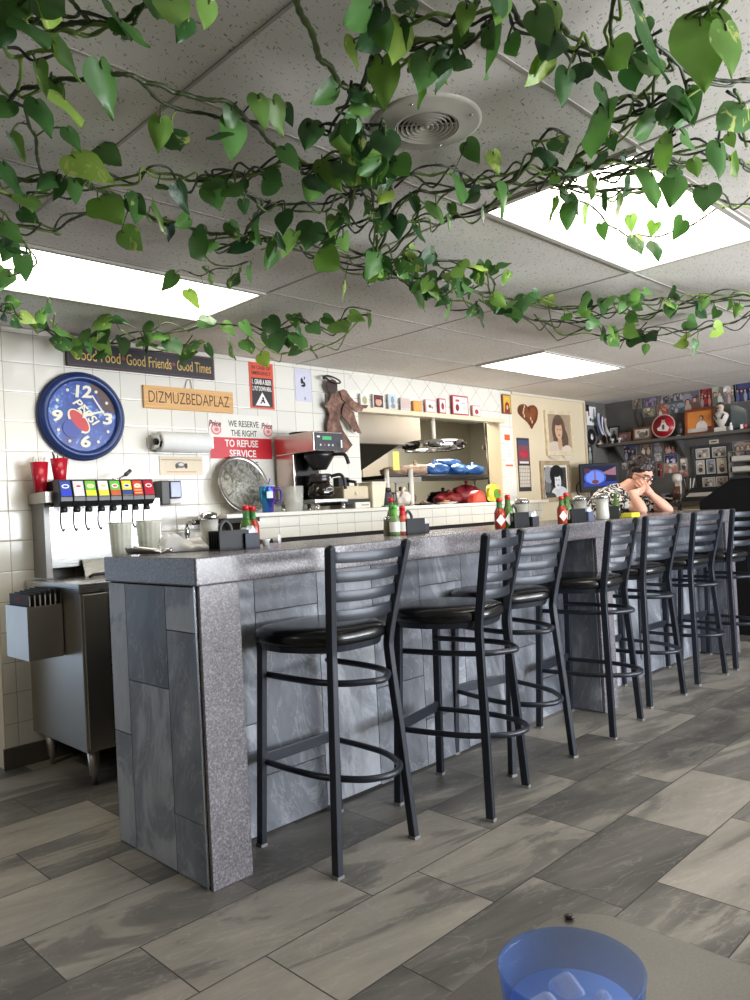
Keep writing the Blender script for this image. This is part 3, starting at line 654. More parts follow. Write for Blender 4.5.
MB().text('DIZMUZBEDAPLAZ', 0, .002, .555, .068, -.018, M((70, 44, 30), .6), th=.001, bold=-.008).build('lettering', t)
MB().tube(smooth_path([(-.03, -.008, hh), (-.012, -.006, hh+.05), (.0, -.006, hh+.055), (.012, -.006, hh+.05), (.02, -.008, hh)], 4), .0022, M((160, 150, 134), .7), 6).build('cord', t)
t, hw, hh = sign('refusal_notice', 'white notice with a red band refusing service, behind the round platter', 2.605, 3.09, 1.40, 1.852, .004, M((230, 227, 218), .4))
MB().rect(0, 1.637-1.626, .478, .135, -.004, M((206, 34, 48), .4, var=.1, scale=8)).build('red_band', t)
l = MB(); INK = M((52, 46, 44), .6); WI = M((240, 236, 232), .5)
l.text('WE RESERVE', .022, .168, .235, .040, -.004, INK, bold=.01); l.text('THE RIGHT', .022, .108, .20, .040, -.004, INK, bold=.01)
l.text('TO REFUSE', .0, .042, .255, .046, -.0047, WI, bold=.02); l.text('SERVICE', .006, -.022, .205, .046, -.0047, WI, bold=.02); l.text('TO ANYONE', .005, -.092, .235, .036, -.004, INK, bold=.01)
l.build('lettering', t)
for sx in (-.195, .205):
    e = MB(); PK = M((216, 120, 120), .5); e.disc(sx+.008, .128, .038, .036, -.004, PK, 22); e.disc(sx+.008, .130, .030, .028, -.0047, M((236, 200, 196), .5), 20); e.disc(sx+.01, .126, .016, .012, -.0054, PK, 14)
    e.text('Price', sx, .163, .088, .040, -.0060, M((128, 34, 40), .5), shear=.2, bold=.02); e.build('emblem', t)
t, hw, hh = sign('emergency_sign', 'orange rimmed emergency warning sign below the vine tip', 2.932, 3.128, 1.902, 2.206, .004, M((216, 84, 58), .4))
l = MB(); l.rect(0, -.045, .165, .19, -.004, M((34, 28, 30), .4)); YB = M((70, 34, 20), .5)
l.text('IN CASE OF', 0, .118, .15, .024, -.004, YB, bold=.02); l.text('EMERGENCY', 0, .082, .155, .024, -.004, YB, bold=.02)
l.text('1. GRAB A BEER', 0, .024, .155, .034, -.0047, WI, bold=.02); l.text('2. PUT DOWN MEAL', 0, -.020, .155, .030, -.0047, WI, bold=.02)
l.prism([(-.058, -.132), (.058, -.132), (0, -.044)], -.0055, -.0046, WI); l.build('printed_panel', t)
l = MB(); l.disc(.004, -.082, .008, .008, -.0055, INK, 12); l.prism([(-.012, -.094), (.010, -.088), (.020, -.112), (.010, -.116), (.002, -.104), (-.014, -.120), (-.022, -.116), (-.008, -.102)], -.0063, -.0055, INK); l.build('pictogram', t)
PAP = M((206, 206, 222), .7)
t = thing('pinned_paper', 'pale lilac sheet of paper with a small dark drawing, beside the angel', 'paper', (3.386, WY, 2.086))
MB().box((-.072, -.0035, -.112), (.072, -.001, .112), PAP).build('sheet', t)
l = MB(); DK = M((44, 42, 52), .7); l.disc(-.012, .03, .012, .022, -.0035, DK, 10); l.disc(.008, .01, .010, .018, -.0035, DK, 10, rot=.4); l.disc(-.004, -.004, .018, .008, -.0041, DK, 10); l.disc(.012, .052, .005, .012, -.0035, DK, 8); l.disc(.01, -.09, .008, .012, -.0035, M((150, 150, 186), .7), 8); l.build('drawing', t)
# paper towel holder
t = thing('paper_towel_holder', 'wall mounted chrome holder with a roll of white paper towel', 'paper towel', (2.205, WY, 1.655))
p = MB(); p.box((-.02, -.012, -.03), (.36, -.001, .03), M((200, 198, 192), .4)); p.build('back_plate', t)
b_ = side_prism(MB(), .0, .012, [(-.001, -.045), (-.11, -.035), (-.125, 0), (-.11, .035), (-.001, .045)], CHROME); b_.build('bracket', t); MB().box((.352, -.11, -.035), (.362, -.001, .035), CHROME).build('bracket', t)
MB().lathe([(.016, -.008), (.02, -.002), (.02, .0)], BLACK, 16, Matrix.Translation((-.004, -.075, 0)) @ Matrix.Rotation(PI/2, 4, 'Y')).build('end_cap', t)
MB().lathe([(.058, .02), (.061, .024), (.061, .342), (.058, .346)], M((232, 232, 230), .8), 32, Matrix.Translation((0, -.066, 0)) @ Matrix.Rotation(PI/2, 4, 'Y')).build('towel_roll', t)
l = MB(); TT = Matrix.Translation((2.455, WY, 1.525))
t = thing('wall_placard', 'small beige placard with a tiny dark car drawing under the paper towels', 'sign', (2.405, WY, 1.522))
MB().box((-.145, -.006, -.056), (.145, -.001, .056), M((220, 206, 180), .5)).build('board', t)
l = MB(); RB_ = M((170, 120, 96), .6); l.rect(0, .036, .27, .004, -.006, RB_); l.rect(0, -.036, .2, .004, -.006, M((196, 110, 80), .6)); l.disc(-.01, .004, .034, .018, -.006, M((108, 104, 98), .5), 18); l.disc(.028, 0, .011, .017, -.0067, M((44, 44, 40), .5), 12); l.disc(-.034, -.002, .010, .014, -.0067, M((60, 58, 54), .5), 12); l.disc(-.004, .008, .018, .009, -.0074, M((206, 204, 196), .4), 12); l.build('print', t)
t = thing('soap_dispenser', 'dark grey wall soap dispenser right of the soda buttons', 'soap dispenser', (2.28, WY, 1.358))
MB().box((-.068, -.095, -.068), (-.012, -.001, .072), M((48, 46, 46), .4)).build('side_panel', t, bevel=.006); MB().box((-.012, -.095, -.032), (.066, -.001, .070), M((84, 88, 104), .18, .3)).build('window', t, bevel=.008); MB().box((-.010, -.088, -.066), (.062, -.001, -.034), M((206, 204, 200), .4)).build('push_bar', t, bevel=.006)
# round steel platter leaning on the wall
t = thing('round_platter', 'large round engraved steel platter leaning against the wall', 'tray', (2.79, 3.905, 1.217))
pm = NT('engraved_steel'); _a, _b, _c = pm.obj(); _n = pm.noise(pm.vec(_a, _b, _c), 18, 5, .7, 2.0); pm.bump(_n, .9, .006)
pm = pm.out(pm.ramp(_n, [(.38, lin((120, 120, 110))), (.55, lin((196, 196, 188))), (.7, lin((232, 232, 226)))]), .45, metal=.6)
TP = Matrix.Rotation(math.radians(-15), 4, 'X') @ Matrix.Translation((0, 0, .188)) @ RX
MB().lathe([(.186, .012), (.188, .015), (.184, .018), (.166, .012), (.162, .008), (.162, .004), (.184, .008)], STEELH, 56, TP, caps=False).build('rim', t)
MB().lathe([(.163, .0055), (.163, .0085)], pm, 56, TP).build('engraved_centre', t)
# coffee maker
t = thing('coffee_maker', 'steel coffee brewer with black control panel and glass carafe', 'coffee maker', (0, 0, 0))
cx0, cx1, cyf, cyb = 3.085, 3.335, 3.60, 4.0
CS = mat_steel((206, 186, 176), .24, 'h')
MB().box((cx0, cyf, 1.585), (cx1, cyb, 1.712), CS).build('brew_head', t, bevel=.006)
MB().box((cx0+.01, 3.82, 1.275), (cx1-.01, cyb, 1.585), CS).build('back_column', t, bevel=.004); MB().box((cx0+.03, 3.815, 1.29), (cx1-.03, 3.82, 1.58), M((24, 22, 22), .2)).build('splash_plate', t)
MB().box((cx0, cyf+.01, 1.262), (cx1+.03, cyb, 1.285), STEELH).build('warmer_base', t, bevel=.003)
for x, y in ((cx0+.03, cyf+.03), (cx1, cyf+.03), (cx0+.03, cyb-.03), (cx1, cyb-.03)): MB().lathe([(.018, 1.217), (.018, 1.235), (.014, 1.24), (.014, 1.262)], CHROME, 16, Matrix.Translation((x, y, 0))).build('leg', t)
cp = MB(); cp.box((cx0+.012, cyf-.004, 1.592), (cx1-.004, cyf, 1.702), M((40, 42, 50), .4)); cp.build('control_panel', t)
l = MB(); T = Matrix.Translation(((cx0+cx1)/2, cyf-.004, 1.647)); l.rect(-.015, .022, .075, .022, 0, M((52, 150, 92), .4, emit=.5), T)
for k in range(4): l.disc(-.07+.034*k, -.022, .007, .007, 0, M((180, 60, 54) if k == 1 else (200, 200, 200), .4), 10, T)
l.disc(.082, -.014, .015, .020, 0, BLACK, 14, T); l.rect(.108, -.012, .012, .05, -.0005, WHITE, T); l.disc(-.085, .03, .014, .006, 0, WHITE, 10, T); l.build('display', t)
MB().lathe([(.055, 0), (.085, .012), (.085, .02), (.055, .02)], M((40, 38, 38), .35), 28, Matrix.Translation((cx0+.125, 3.86, 1.712))).build('water_lid', t)
bk = MB().lathe([(.045, 1.475), (.055, 1.49), (.098, 1.56), (.1, 1.585)], M((28, 28, 30), .3), 28, Matrix.Translation((cx0+.135, cyf+.11, 0))).build('brew_basket', t); MB().tube(smooth_path([(cx0+.18, cyf+.02, 1.57), (cx0+.20, cyf-.05, 1.565), (cx0+.205, cyf-.075, 1.54), (cx0+.21, cyf-.085, 1.50)], 4), .012, BLACK, 8).build('basket_handle', bk)
CG = M((26, 18, 14), .06, spec=.7)
ca = MB().lathe([(.052, 1.286), (.080, 1.292), (.088, 1.325), (.082, 1.365), (.058, 1.405)], CG, 32, Matrix.Translation((cx0+.135, cyf+.11, 0))).build('carafe', t)
MB().lathe([(.060, 1.398), (.064, 1.41), (.06, 1.425), (.075, 1.445), (.066, 1.448), (.02, 1.44)], M((52, 48, 48), .25), 28, Matrix.Translation((cx0+.135, cyf+.11, 0)), caps=False).build('carafe_collar', ca)
MB().tube(smooth_path([(cx0+.19, cyf+.07, 1.43), (cx0+.235, cyf+.03, 1.44), (cx0+.255, cyf+.015, 1.41), (cx0+.262, cyf+.01, 1.345)], 5), .011, BLACK, 8).build('carafe_handle', ca)
l = MB(); T = Matrix.Translation((cx0+.135, cyf+.0205, 1.345)); l.disc(0, 0, .032, .014, 0, M((190, 186, 180), .5), 20, T); l.disc(0, 0, .028, .010, -.0008, M((40, 34, 32), .5), 20, T); l.build('carafe_print', ca)
# tumbler and clear container on the ledge
t = thing('travel_tumbler', 'iridescent blue and purple travel tumbler with straw beside the steel platter', 'tumbler', (2.80, 3.72, 1.217))
tm = NT('iridescent_metal'); _a, _b, _c = tm.obj(); tm = tm.out(tm.ramp(tm.math('ADD', tm.math('MULTIPLY', _a, 6), .5), [(.1, lin((40, 170, 190))), (.45, lin((70, 90, 210))), (.65, lin((150, 80, 200))), (.9, lin((40, 110, 180)))]), .2, metal=.8)
MB().lathe([(.032, 0), (.034, .004), (.036, .05), (.047, .065), (.049, .15), (.047, .155)], tm, 32).build('body', t); MB().lathe([(.049, .155), (.049, .165), (.03, .17)], M((150, 170, 190), .3), 28).build('lid', t)
MB().box((-.040, -.0492, .085), (.005, -.0465, .125), M((190, 206, 214), .4)).build('label_patch', t); MB().tube(smooth_path([(.046, -.01, .14), (.085, -.02, .135), (.088, -.02, .07), (.04, -.01, .06)], 4), .008, M((60, 50, 120), .3, .5), 8).build('handle', t); MB().tube([(.01, 0, .165), (.025, 0, .205)], .004, M((110, 90, 190), .3), 8).build('straw', t)
t = thing('clear_pitcher', 'clear plastic pitcher standing left of the coffee brewer', 'pitcher', (2.985, 3.70, 1.217))
MB().lathe([(.052, 0), (.056, .004), (.066, .155), (.0635, .155), (.053, .008)], PLA, 32, caps=False).build('body', t); MB().lathe([(.052, .0), (.052, .005)], PLA, 32).build('bottom', t)
t = thing('beige_appliance', 'beige countertop machine with black switch head between brewer and jug', 'appliance', (3.525, 3.80, 1.217))
MB().box((-.13, -.12, .06), (.10, .12, .15), M((206, 190, 160), .5)).build('body', t, bevel=.01); MB().box((-.14, -.13, .028), (.095, .13, .06), M((26, 24, 24), .5)).build('plinth', t); MB().box((-.05, -.14, 0), (.09, .12, .04), M((226, 220, 206), .5)).build('drawer_base', t, bevel=.004)
MB().box((-.08, -.02, .15), (.02, .04, .215), BLACKM).build('switch_head', t, bevel=.008); MB().tube([(.0, -.02, .19), (.035, -.06, .18), (.035, -.065, .13)], .012, BLACK, 8).build('grip', t); MB().lathe([(.014, 0), (.012, .012)], M((230, 220, 200), .4), 14, Matrix.Translation((-.02, -.12, .10)) @ RX).build('knob', t); MB().rect(.04, .02, .07, .006, -.141, M((130, 120, 110), .6)).build('vent_slot', t)
t = thing('cream_jug', 'tall cream plastic container next to the pass-through edge', 'container', (3.70, 3.72, 1.217))
s = MB(); v = []; 
for hw, z in ((.052, 0), (.070, .165)): v += [(-hw, -hw, z), (hw, -hw, z), (hw, hw, z), (-hw, hw, z)]
s.add(v, [(3, 2, 1, 0), (0, 1, 5, 4), (1, 2, 6, 5), (2, 3, 7, 6), (3, 0, 4, 7), (4, 5, 6, 7)], M((222, 214, 190), .4)); s.build('body', t, bevel=.006); MB().box((-.075, -.075, .165), (.075, .075, .175), M((228, 222, 204), .4)).build('rim', t, bevel=.003)
o = MB().box((-.10, -.09, 0), (.10, .05, .010), M((84, 150, 104), .5)); tag(o.build('cutting_board', None, (3.83, 3.72, 1.217), bevel=.003), 'green board lying on the ledge beside the cream jug', 'cutting board')
for k, (px, nm) in enumerate(((380.5, 'narrow dark syrup bottle beside the cream jug on the ledge'), (388.5, 'wide dark syrup jar left of the rack post on the ledge'))):
    x = at(px, 508, 1, 3.80).x; t = thing('syrup_jar', nm, 'jar', (x+.02, 3.83, 1.217), 0, 'dark syrup jars on the ledge'); r_ = .034 if k == 0 else .046
    MB().lathe([(r_*.9, 0), (r_, .006), (r_*.95, .09), (r_*.7, .11)], M((82, 74, 84), .2), 24).build('body', t); MB().lathe([(r_*.75, .108), (r_*.78, .135), (r_*.5, .14)], BLACK, 20).build('lid', t); MB().tube([(r_*.6, -.01, .10), (r_+.03, -.02, .10), (r_+.03, -.02, .04), (r_*.8, -.01, .03)], .006, BLACK, 8).build('handle', t)

# angel
AZ = [0]
def apt(x, y): p = at(300+x/6.25, 360+y/6.25, 1, 3.99); return (p.x-3.75, p.z-1.9)
t = thing('angel_silhouette', 'rusty metal angel with wings and halo mounted on the tiled wall', 'wall art', (3.75, 3.99, 1.9))
A = lambda pts: [apt(*p) for p in pts]
MB().prism(A([(196, 200), (216, 196), (236, 200), (262, 225), (268, 290), (246, 345), (240, 380), (262, 440), (300, 500), (322, 532), (290, 570), (250, 600), (200, 560), (168, 470), (164, 400), (180, 345), (166, 300), (150, 296), (146, 274), (172, 262), (186, 232)]), -.012, -.004, RUST).build('robed_body', t)
MB().prism(A([(146, 212), (153, 210), (166, 250), (160, 282), (150, 276)]), -.016, -.012, M((46, 32, 30), .5)).build('hands', t)
MB().prism(A([(165, 128), (190, 122), (212, 132), (222, 158), (222, 190), (206, 212), (185, 212), (164, 190), (155, 158)]), -.020, -.012, M((52, 34, 30), .5)).build('head', t)
MB().prism(A([(236, 196), (256, 186), (278, 194), (300, 230), (330, 262), (372, 282), (416, 284), (402, 304), (384, 304), (374, 322), (356, 316), (346, 328), (328, 316), (300, 292), (272, 268), (250, 246)]), -.022, -.012, RUST).build('wing', t)
MB().prism(A([(268, 268), (300, 296), (322, 330), (336, 380), (352, 420), (370, 462), (352, 458), (342, 446), (330, 452), (318, 436), (306, 432), (290, 396), (268, 372), (246, 346), (252, 300)]), -.026, -.016, RUST).build('wing', t)
hp = [apt(188+46*math.cos(a)+6, 124+22*math.sin(a)-.3*46*math.cos(a)*-1) for a in [2*PI*k/28 for k in range(28)]]
MB().tube([(x, -.018-.02*math.sin(2*PI*k/28), z) for k, (x, z) in enumerate(hp)], .006, M((58, 44, 40), .4, .6), 7, closed=True).build('halo', t)
x, z = apt(138, 113); MB().sphere((x, -.022, z), .014, BLACK, 10).build('rosette', t)
MB().cyl((0, -.006, .02), (0, .038, .02), .006, BLACK, n=8).build('mount', t)

# ------------------------------------------------------------------ pass-through and kitchen
def mini(name, label, px, py, w_, h_, framem, pic, cat='small picture', z=None, dep=.012):
    p = at(px, py, 1, YW-.012)
    t = thing(name, label, cat, (p.x, YW-.030, OZ1+.022), 0, 'small pictures above the pass-through')
    MB().box((-w_/2, 0, 0), (w_/2, dep, h_), framem).build('frame', t, bevel=.0015)
    pic_mb = MB()
    for kind, a in pic:
        if kind == 'r': pic_mb.rect(*a[:4], -.0004-.0006*a[5], a[4])
        else: pic_mb.disc(*a[:4], -.0004-.0006*a[5], a[4], 14)
    pic_mb.build('picture', t); return t
Wm, RED, ORG, PINK, SKY, DKR, SKIN = M((226, 224, 220), .5), M((176, 50, 70), .5), M((218, 150, 74), .5), M((206, 180, 176), .5), M((196, 208, 216), .5), M((70, 34, 38), .5), M((206, 158, 132), .6)
mini('small_picture', 'tiny pale card beside the angel wing above the pass-through', 363, 400, .085, .10, Wm, [('d', (0, .05, .025, .03, M((176, 170, 120), .6), 0))])
mini('small_picture', 'tiny dark card with a red and pale face, second above the pass-through', 377, 405, .112, .105, Wm, [('r', (0, .052, .098, .092, DKR, 0)), ('d', (0, .045, .034, .030, SKIN, 1)), ('r', (0, .075, .08, .02, M((120, 40, 44), .5), 1))])
mini('small_picture', 'tiny pale blue card with a grey figure, third above the pass-through', 391, 405, .09, .115, SKY, [('d', (0, .07, .018, .03, M((130, 150, 164), .5), 0)), ('d', (.005, .025, .025, .018, M((150, 140, 130), .5), 0))])
mini('small_picture', 'tiny plain pink-grey square above the pass-through', 404, 405, .11, .10, M((206, 196, 192), .5), [('r', (0, .055, .09, .07, PINK, 0))])
mini('small_picture', 'tiny plain orange square above the pass-through', 416, 406, .10, .085, ORG, [('r', (0, .043, .08, .062, M((226, 162, 84), .5), 0))])
mini('small_picture', 'tiny thin red framed card with dark specks, left of the narrow red card', 429, 408, .12, .105, M((214, 160, 160), .5), [('r', (0, .052, .104, .09, Wm, 0)), ('d', (-.01, .05, .018, .014, M((110, 70, 70), .5), 1)), ('d', (.018, .04, .012, .009, M((150, 100, 96), .5), 1))])
mini('small_picture', 'narrow tiny red framed card left of the largest red framed card', 441, 408, .085, .125, M((186, 80, 96), .5), [('r', (0, .062, .068, .105, Wm, 0)), ('d', (0, .06, .018, .03, M((150, 40, 56), .5), 1))])
mini('small_picture', 'largest red framed card above the pass-through with a dark red emblem', 459, 409, .215, .165, RED, [('r', (0, .082, .192, .142, Wm, 0)), ('d', (-.045, .06, .024, .03, M((120, 30, 44), .5), 1)), ('r', (-.04, .12, .05, .018, M((190, 70, 80), .5), 1)), ('r', (.04, .10, .05, .006, M((150, 150, 150), .5), 1)), ('d', (.05, .06, .024, .02, M((200, 206, 200), .5), 1))])
mini('small_picture', 'tiny red triangle card at the right end above the pass-through', 475, 413, .11, .095, M((206, 150, 140), .5), [('r', (0, .047, .094, .08, Wm, 0)), ('d', (0, .04, .026, .022, M((170, 60, 50), .5), 1))])
# order wheel
p = at(434, 446, 1, YW+.05); t = thing('ticket_carousel', 'round chrome order wheel with clips hanging in the pass-through', 'order wheel', (p.x, p.y, p.z)); RW = .245
MB().lathe([(RW, -.035), (RW+.004, -.03), (RW+.004, .03), (RW, .035), (RW-.006, .03), (RW-.006, -.03)], CHROME, 56, caps=False).build('ring', t)
MB().cyl((0, 0, .0), (0, 0, OZ1-p.z), .020, M((220, 214, 200), .4), n=16).build('post', t)
s = MB(); s.lathe([(.03, -.02), (.04, -.01), (.04, .01), (.02, .02)], CHROME, 20)
for a in range(4): s.cbox((RW/2, 0, 0), (RW-.01, .014, .010), CHROME, Matrix.Rotation(a*PI/2+.4, 4, 'Z'))
s.build('hub', t)
for k in range(14):
    a = 2*PI*k/14+.1; x, y = math.cos(a), math.sin(a); c = MB(); T = Matrix.Translation((x*(RW+.01), y*(RW+.01), 0)) @ Matrix.Rotation(a, 4, 'Z')
    c.cbox((0, 0, 0), (.014, .012, .026), M((40, 38, 36), .3, .5), T); c.cbox((.006, 0, .014), (.022, .010, .006), CHROME, T); c.build('clip', t)
q = at(399, 455, 1, YW+.02); o = MB(); o.box((-.035, -.001, -.115), (.035, .001, .03), M((232, 222, 110), .6)); tag(o.build('order_slip', None, (q.x, YW+.055, q.z)), 'yellow paper order slip hanging from the chrome wheel', 'paper')
# hood and rear equipment
t = thing('exhaust_hood', 'grey metal exhaust hood with dark slanted filters in the kitchen', 'exhaust hood', (0, 0, 0))
HM = M((172, 164, 152), .4, .6, scale=2)
MB().box((3.2, 4.62, 1.775), (5.26, 5.70, 2.2), HM).build('canopy', t, bevel=.004)
f = side_prism(MB(), 3.22, 5.0, [(4.66, 1.775), (5.70, 1.775), (5.70, 1.42), (5.60, 1.42)], M((34, 33, 32), .5, .4)); 
f.build('filter_bank', t)
MB().box((3.2, 5.84, .9), (5.6, 5.895, 1.8), M((156, 149, 138), .4, .5)).build('back_panel', t)
for k in range(14):
    x = 3.28+.125*k; MB().add([(x, 4.70, 1.778), (x+.02, 4.70, 1.778), (x+.02, 5.60, 1.412), (x, 5.60, 1.412), (x, 4.70, 1.80), (x+.02, 4.70, 1.80), (x+.02, 5.62, 1.45), (x, 5.62, 1.45)], [(0, 1, 2, 3), (7, 6, 5, 4), (0, 4, 5, 1), (1, 5, 6, 2), (2, 6, 7, 3), (3, 7, 4, 0)], M((92, 90, 86), .35, .8)).build('filter_bar', t)
o = MB(); o.box((5.30, 5.50, 0), (5.75, 5.83, 2.18), M((182, 174, 160), .35, .7)); o.box((5.34, 5.49, 1.0), (5.71, 5.50, 2.1), M((196, 190, 178), .3, .7)); tag(o.build('steel_cabinet', bevel=.004), 'tall steel cabinet at the back of the kitchen beside the hood', 'cabinet')
t = thing('hanging_ladles', 'dark long-handled utensils hung by the right side of the pass-through', 'utensils', (0, 0, 0))
for k, (px, l_) in enumerate(((486, .62), (491, .56), (488.5, .5))):
    q = at(px, 436+k*3, 1, 4.62); u = MB().cyl((q.x, 4.62, q.z), (q.x+.01, 4.62, q.z-l_), .010, M((84, 78, 70), .35, .6), n=8).build('utensil', t); MB().sphere((q.x+.012, 4.62, q.z-l_), .045, M((70, 66, 60), .35, .6), 12, rz=.07).build('bowl', u)
MB().box((at(483, 436, 1, 4.62).x, 4.625, 1.76), (at(495, 436, 1, 4.62).x, 4.64, 1.80), M((90, 84, 78), .4, .5)).build('hook_rail', t)
for px in (485, 493): q = at(px, 436, 1, 4.632); MB().cyl((q.x, 4.632, 1.79), (q.x, 4.632, ZC), .006, M((90, 84, 78), .4, .5), n=8).build('hanger_rod', t)
# rack on the pass-through
x0, x1 = at(387, 480, 1, 4.16).x+.02, at(484, 476, 1, 4.5).x
t = thing('heated_shelf_rack', 'two tier metal rack in the pass-through, dark tray top on white posts', 'shelf rack', (0, 0, 0)); PM = M((222, 218, 206), .35)
pz = 1.475
MB().box((x0, 4.20, pz-.03), (x1, 4.62, pz), M((48, 46, 48), .4, .4)).build('shelf', t, bevel=.004)
MB().box((x0-.015, 4.185, pz-.065), (x0+.42, 4.20, pz-.02), M((176, 172, 164), .35, .7)).build('front_rail', t, bevel=.003)
for x, y, r_ in ((x0+.01, 4.19, .020), (at(411, 490, 1, 4.19).x, 4.19, .024), (x1-.03, 4.60, .014), (x0+.55, 4.60, .014)): MB().cyl((x, y, 1.0), (x, y, pz+.045 if y < 4.5 else pz), r_, PM, n=14).build('post', t)
MB().box((x0, 4.175, 1.0), (x1, 4.66, 1.188), M((150, 146, 140), .4, .6)).build('base_table', t, bevel=.003)
MB().box((x0+.03, 4.22, 1.188), (x1-.03, 4.62, 1.216), M((90, 86, 82), .4, .5)).build('lower_shelf', t)
def lump(name, label, cat, c, d, m, seed=0, group=None, amp=.22, knot=None, m2=None):
    """soft irregular bundle (bag, towel, food heap)"""
    rg = random.Random(seed); mb = MB(); n, k = 34, 17; ph = [rg.uniform(0, 6) for _ in range(6)]
    vs, fs = [], []
    for i in range(k+1):
        for j in range(n):
            th, fi = PI*i/k, 2*PI*j/n; r = 1+amp*(.5*math.sin(3*fi+ph[0])*math.sin(th)+.35*math.sin(5*fi+2*th+ph[1])+.3*math.sin(4*th+ph[2])*math.cos(2*fi+ph[3])+.3*math.sin(9*fi+ph[4])*math.sin(5*th+ph[5])+.28*math.sin(7*fi-4*th+ph[0])*math.sin(th)+.22*math.sin(11*fi+9*th+ph[2])*math.sin(th))
            e = .75; cz = -math.cos(th); x, y = math.sin(th)*math.cos(fi)*r, math.sin(th)*math.sin(fi)*r; z = math.copysign(abs(cz)**e, cz)*(r if cz > 0 else 1)
            vs.append((x*d[0]/2, y*d[1]/2, max(0, (z+1)/2)*d[2]))
    for i in range(k):
        for j in range(n): l = (j+1) % n; fs.append((i*n+j, i*n+l, (i+1)*n+l, (i+1)*n+j))
    mb.add(vs, fs, m, True); o = mb.build(name, None, c); tag(o, label, cat, group)
    if knot: MB().tube(smooth_path([(0, 0, d[2]*.9), (.01, 0, d[2]*1.05), (.03, .01, d[2]*1.2)], 3), [.012]*6+[.02], m2 or m, 8).build('tied_top', o)
    return o
BLU = M((52, 100, 160), .35, var=.45, scale=55, bump=.9); BUN = M((190, 158, 132), .6, var=.45, scale=60, bump=.9); RBAG = M((150, 44, 52), .4, var=.5, scale=45, bump=.9); DBAG = M((36, 30, 34), .35)
for k, (px, dx, dz, m, nm, cat) in enumerate(((396, .24, .085, BUN, 'bag of tan rolls at the left end of the rack top shelf', 'bag'), (414, .24, .10, BUN, 'bag of pinkish rolls behind the thick white rack post', 'bag'), (434, .26, .11, BLU, 'blue bread bag in the middle of the rack top shelf', 'bag'), (454, .26, .105, BLU, 'blue bread bag second from the right on the rack top shelf', 'bag'), (472, .22, .095, BLU, 'blue bread bag at the right end of the rack top shelf', 'bag'))):
    x = at(px, 474, 1, 4.40).x; lump('bread_bag', nm, cat, (x, 4.40, pz+.001), (dx, .26, dz), m, k, 'bread bags on the rack', knot=True)
x = at(443, 462, 1, 4.50).x; lump('bread_bag', 'blue bread bag lying on top of the others behind the order wheel', 'bag', (x, 4.47, pz+.085), (.34, .2, .075), BLU, 9, 'bread bags on the rack')
for k, (px, y, dx, dz, m, nm) in enumerate(((400, 4.36, .26, .13, M((120, 92, 66), .6, var=.5, scale=40), 'brown bag of buns on the lower shelf at the left'), (442, 4.45, .26, .12, DBAG, 'black bag on the lower shelf behind the red bags'), (448, 4.30, .28, .10, RBAG, 'red bread bag in the middle of the lower shelf'), (466, 4.42, .30, .17, RBAG, 'taller dark red bread bag at the back right of the lower shelf'))):
    x = at(px, 497, 1, y).x; lump('bread_bag', nm, 'bag', (x, y, 1.217), (dx, .22, dz), m, 20+k, 'bread bags on the lower shelf', knot=True)
x = at(397, 500, 1, 4.1).x; t = lump('white_bag', 'white and red printed bag behind the dark syrup jar on the ledge', 'bag', (x+.04, 4.08, 1.217), (.16, .12, .12), M((222, 210, 200), .5), 31, knot=True)
def plate(label, x, y, m, fm, seed, heap):
    t = thing('dinner_plate', label, 'plate', (x, y, 1.217), 0, 'plates on the pass-through ledge')
    MB().lathe([(.065, 0), (.075, .003), (.118, .018), (.120, .021), (.112, .020), (.07, .008)], m, 36, caps=False).build('rim', t); MB().lathe([(.070, .003), (.070, .008)], m, 30).build('well', t)
    rg = random.Random(seed)
    t.scale = (.72, .72, .72)
    for k in range(heap):
        a, q = rg.uniform(0, 6.3), rg.uniform(0, .055); z = .012+.03*(1-q/.06)*rg.random(); b = rg.uniform(0, 6.3)
        MB().cbox((0, 0, 0), (.055, .010, .010), fm[k % len(fm)], Matrix.Translation((q*math.cos(a), q*math.sin(a), z)) @ Matrix.Rotation(b, 4, 'Z') @ Matrix.Rotation(rg.uniform(-.4, .4), 4, 'Y')).build('food_strip', t)
FRY = [M((222, 176, 96), .6), M((206, 150, 76), .6), M((196, 70, 50), .6)]
plate('white plate of golden fries on the pass-through ledge', at(447, 506, 1, 3.76).x, 3.76, M((236, 234, 230), .3), FRY, 4, 28)
plate('dark blue plate of browned food left of the plate of fries', at(424, 505, 1, 3.88).x, 3.88, M((40, 44, 66), .3), [M((196, 150, 130), .7), M((150, 104, 84), .7)], 5, 26)
# red half-round and chip bag, jars at the right end of the ledge
x = at(479, 503, 1, 3.80).x; t = thing('red_food_basket', 'bright red half-round basket standing on the ledge near the chip bag', 'basket', (x, 3.82, 1.217))
MB().prism([(-.085, 0)]+[(.085*math.cos(a), .002+.10*math.sin(a)) for a in [PI*k/16 for k in range(16, -1, -1)]]+[(.085, 0)], -.03, .03, M((212, 66, 50), .45, var=.15, scale=14)).build('shell', t, bevel=.006)
MB().prism([(.06*math.cos(a), .012+.065*math.sin(a)) for a in [PI*k/14 for k in range(15)]], -.034, -.031, M((226, 96, 74), .5, var=.2)).build('inner_panel', t)
x = at(493, 500, 1, 3.84).x; t = lump('snack_bag', 'yellow and green snack bag standing at the right end of the ledge', 'snack bag', (x, 3.84, 1.217), (.16, .08, .15), M((222, 210, 70), .35), 44, m2=None); b = MB(); b.disc(0, .07, .045, .04, -.048, M((86, 150, 60), .4), 14, th=.004); b.disc(.02, .085, .02, .016, -.052, M((206, 80, 50), .4), 10, th=.004); b.build('print', t)

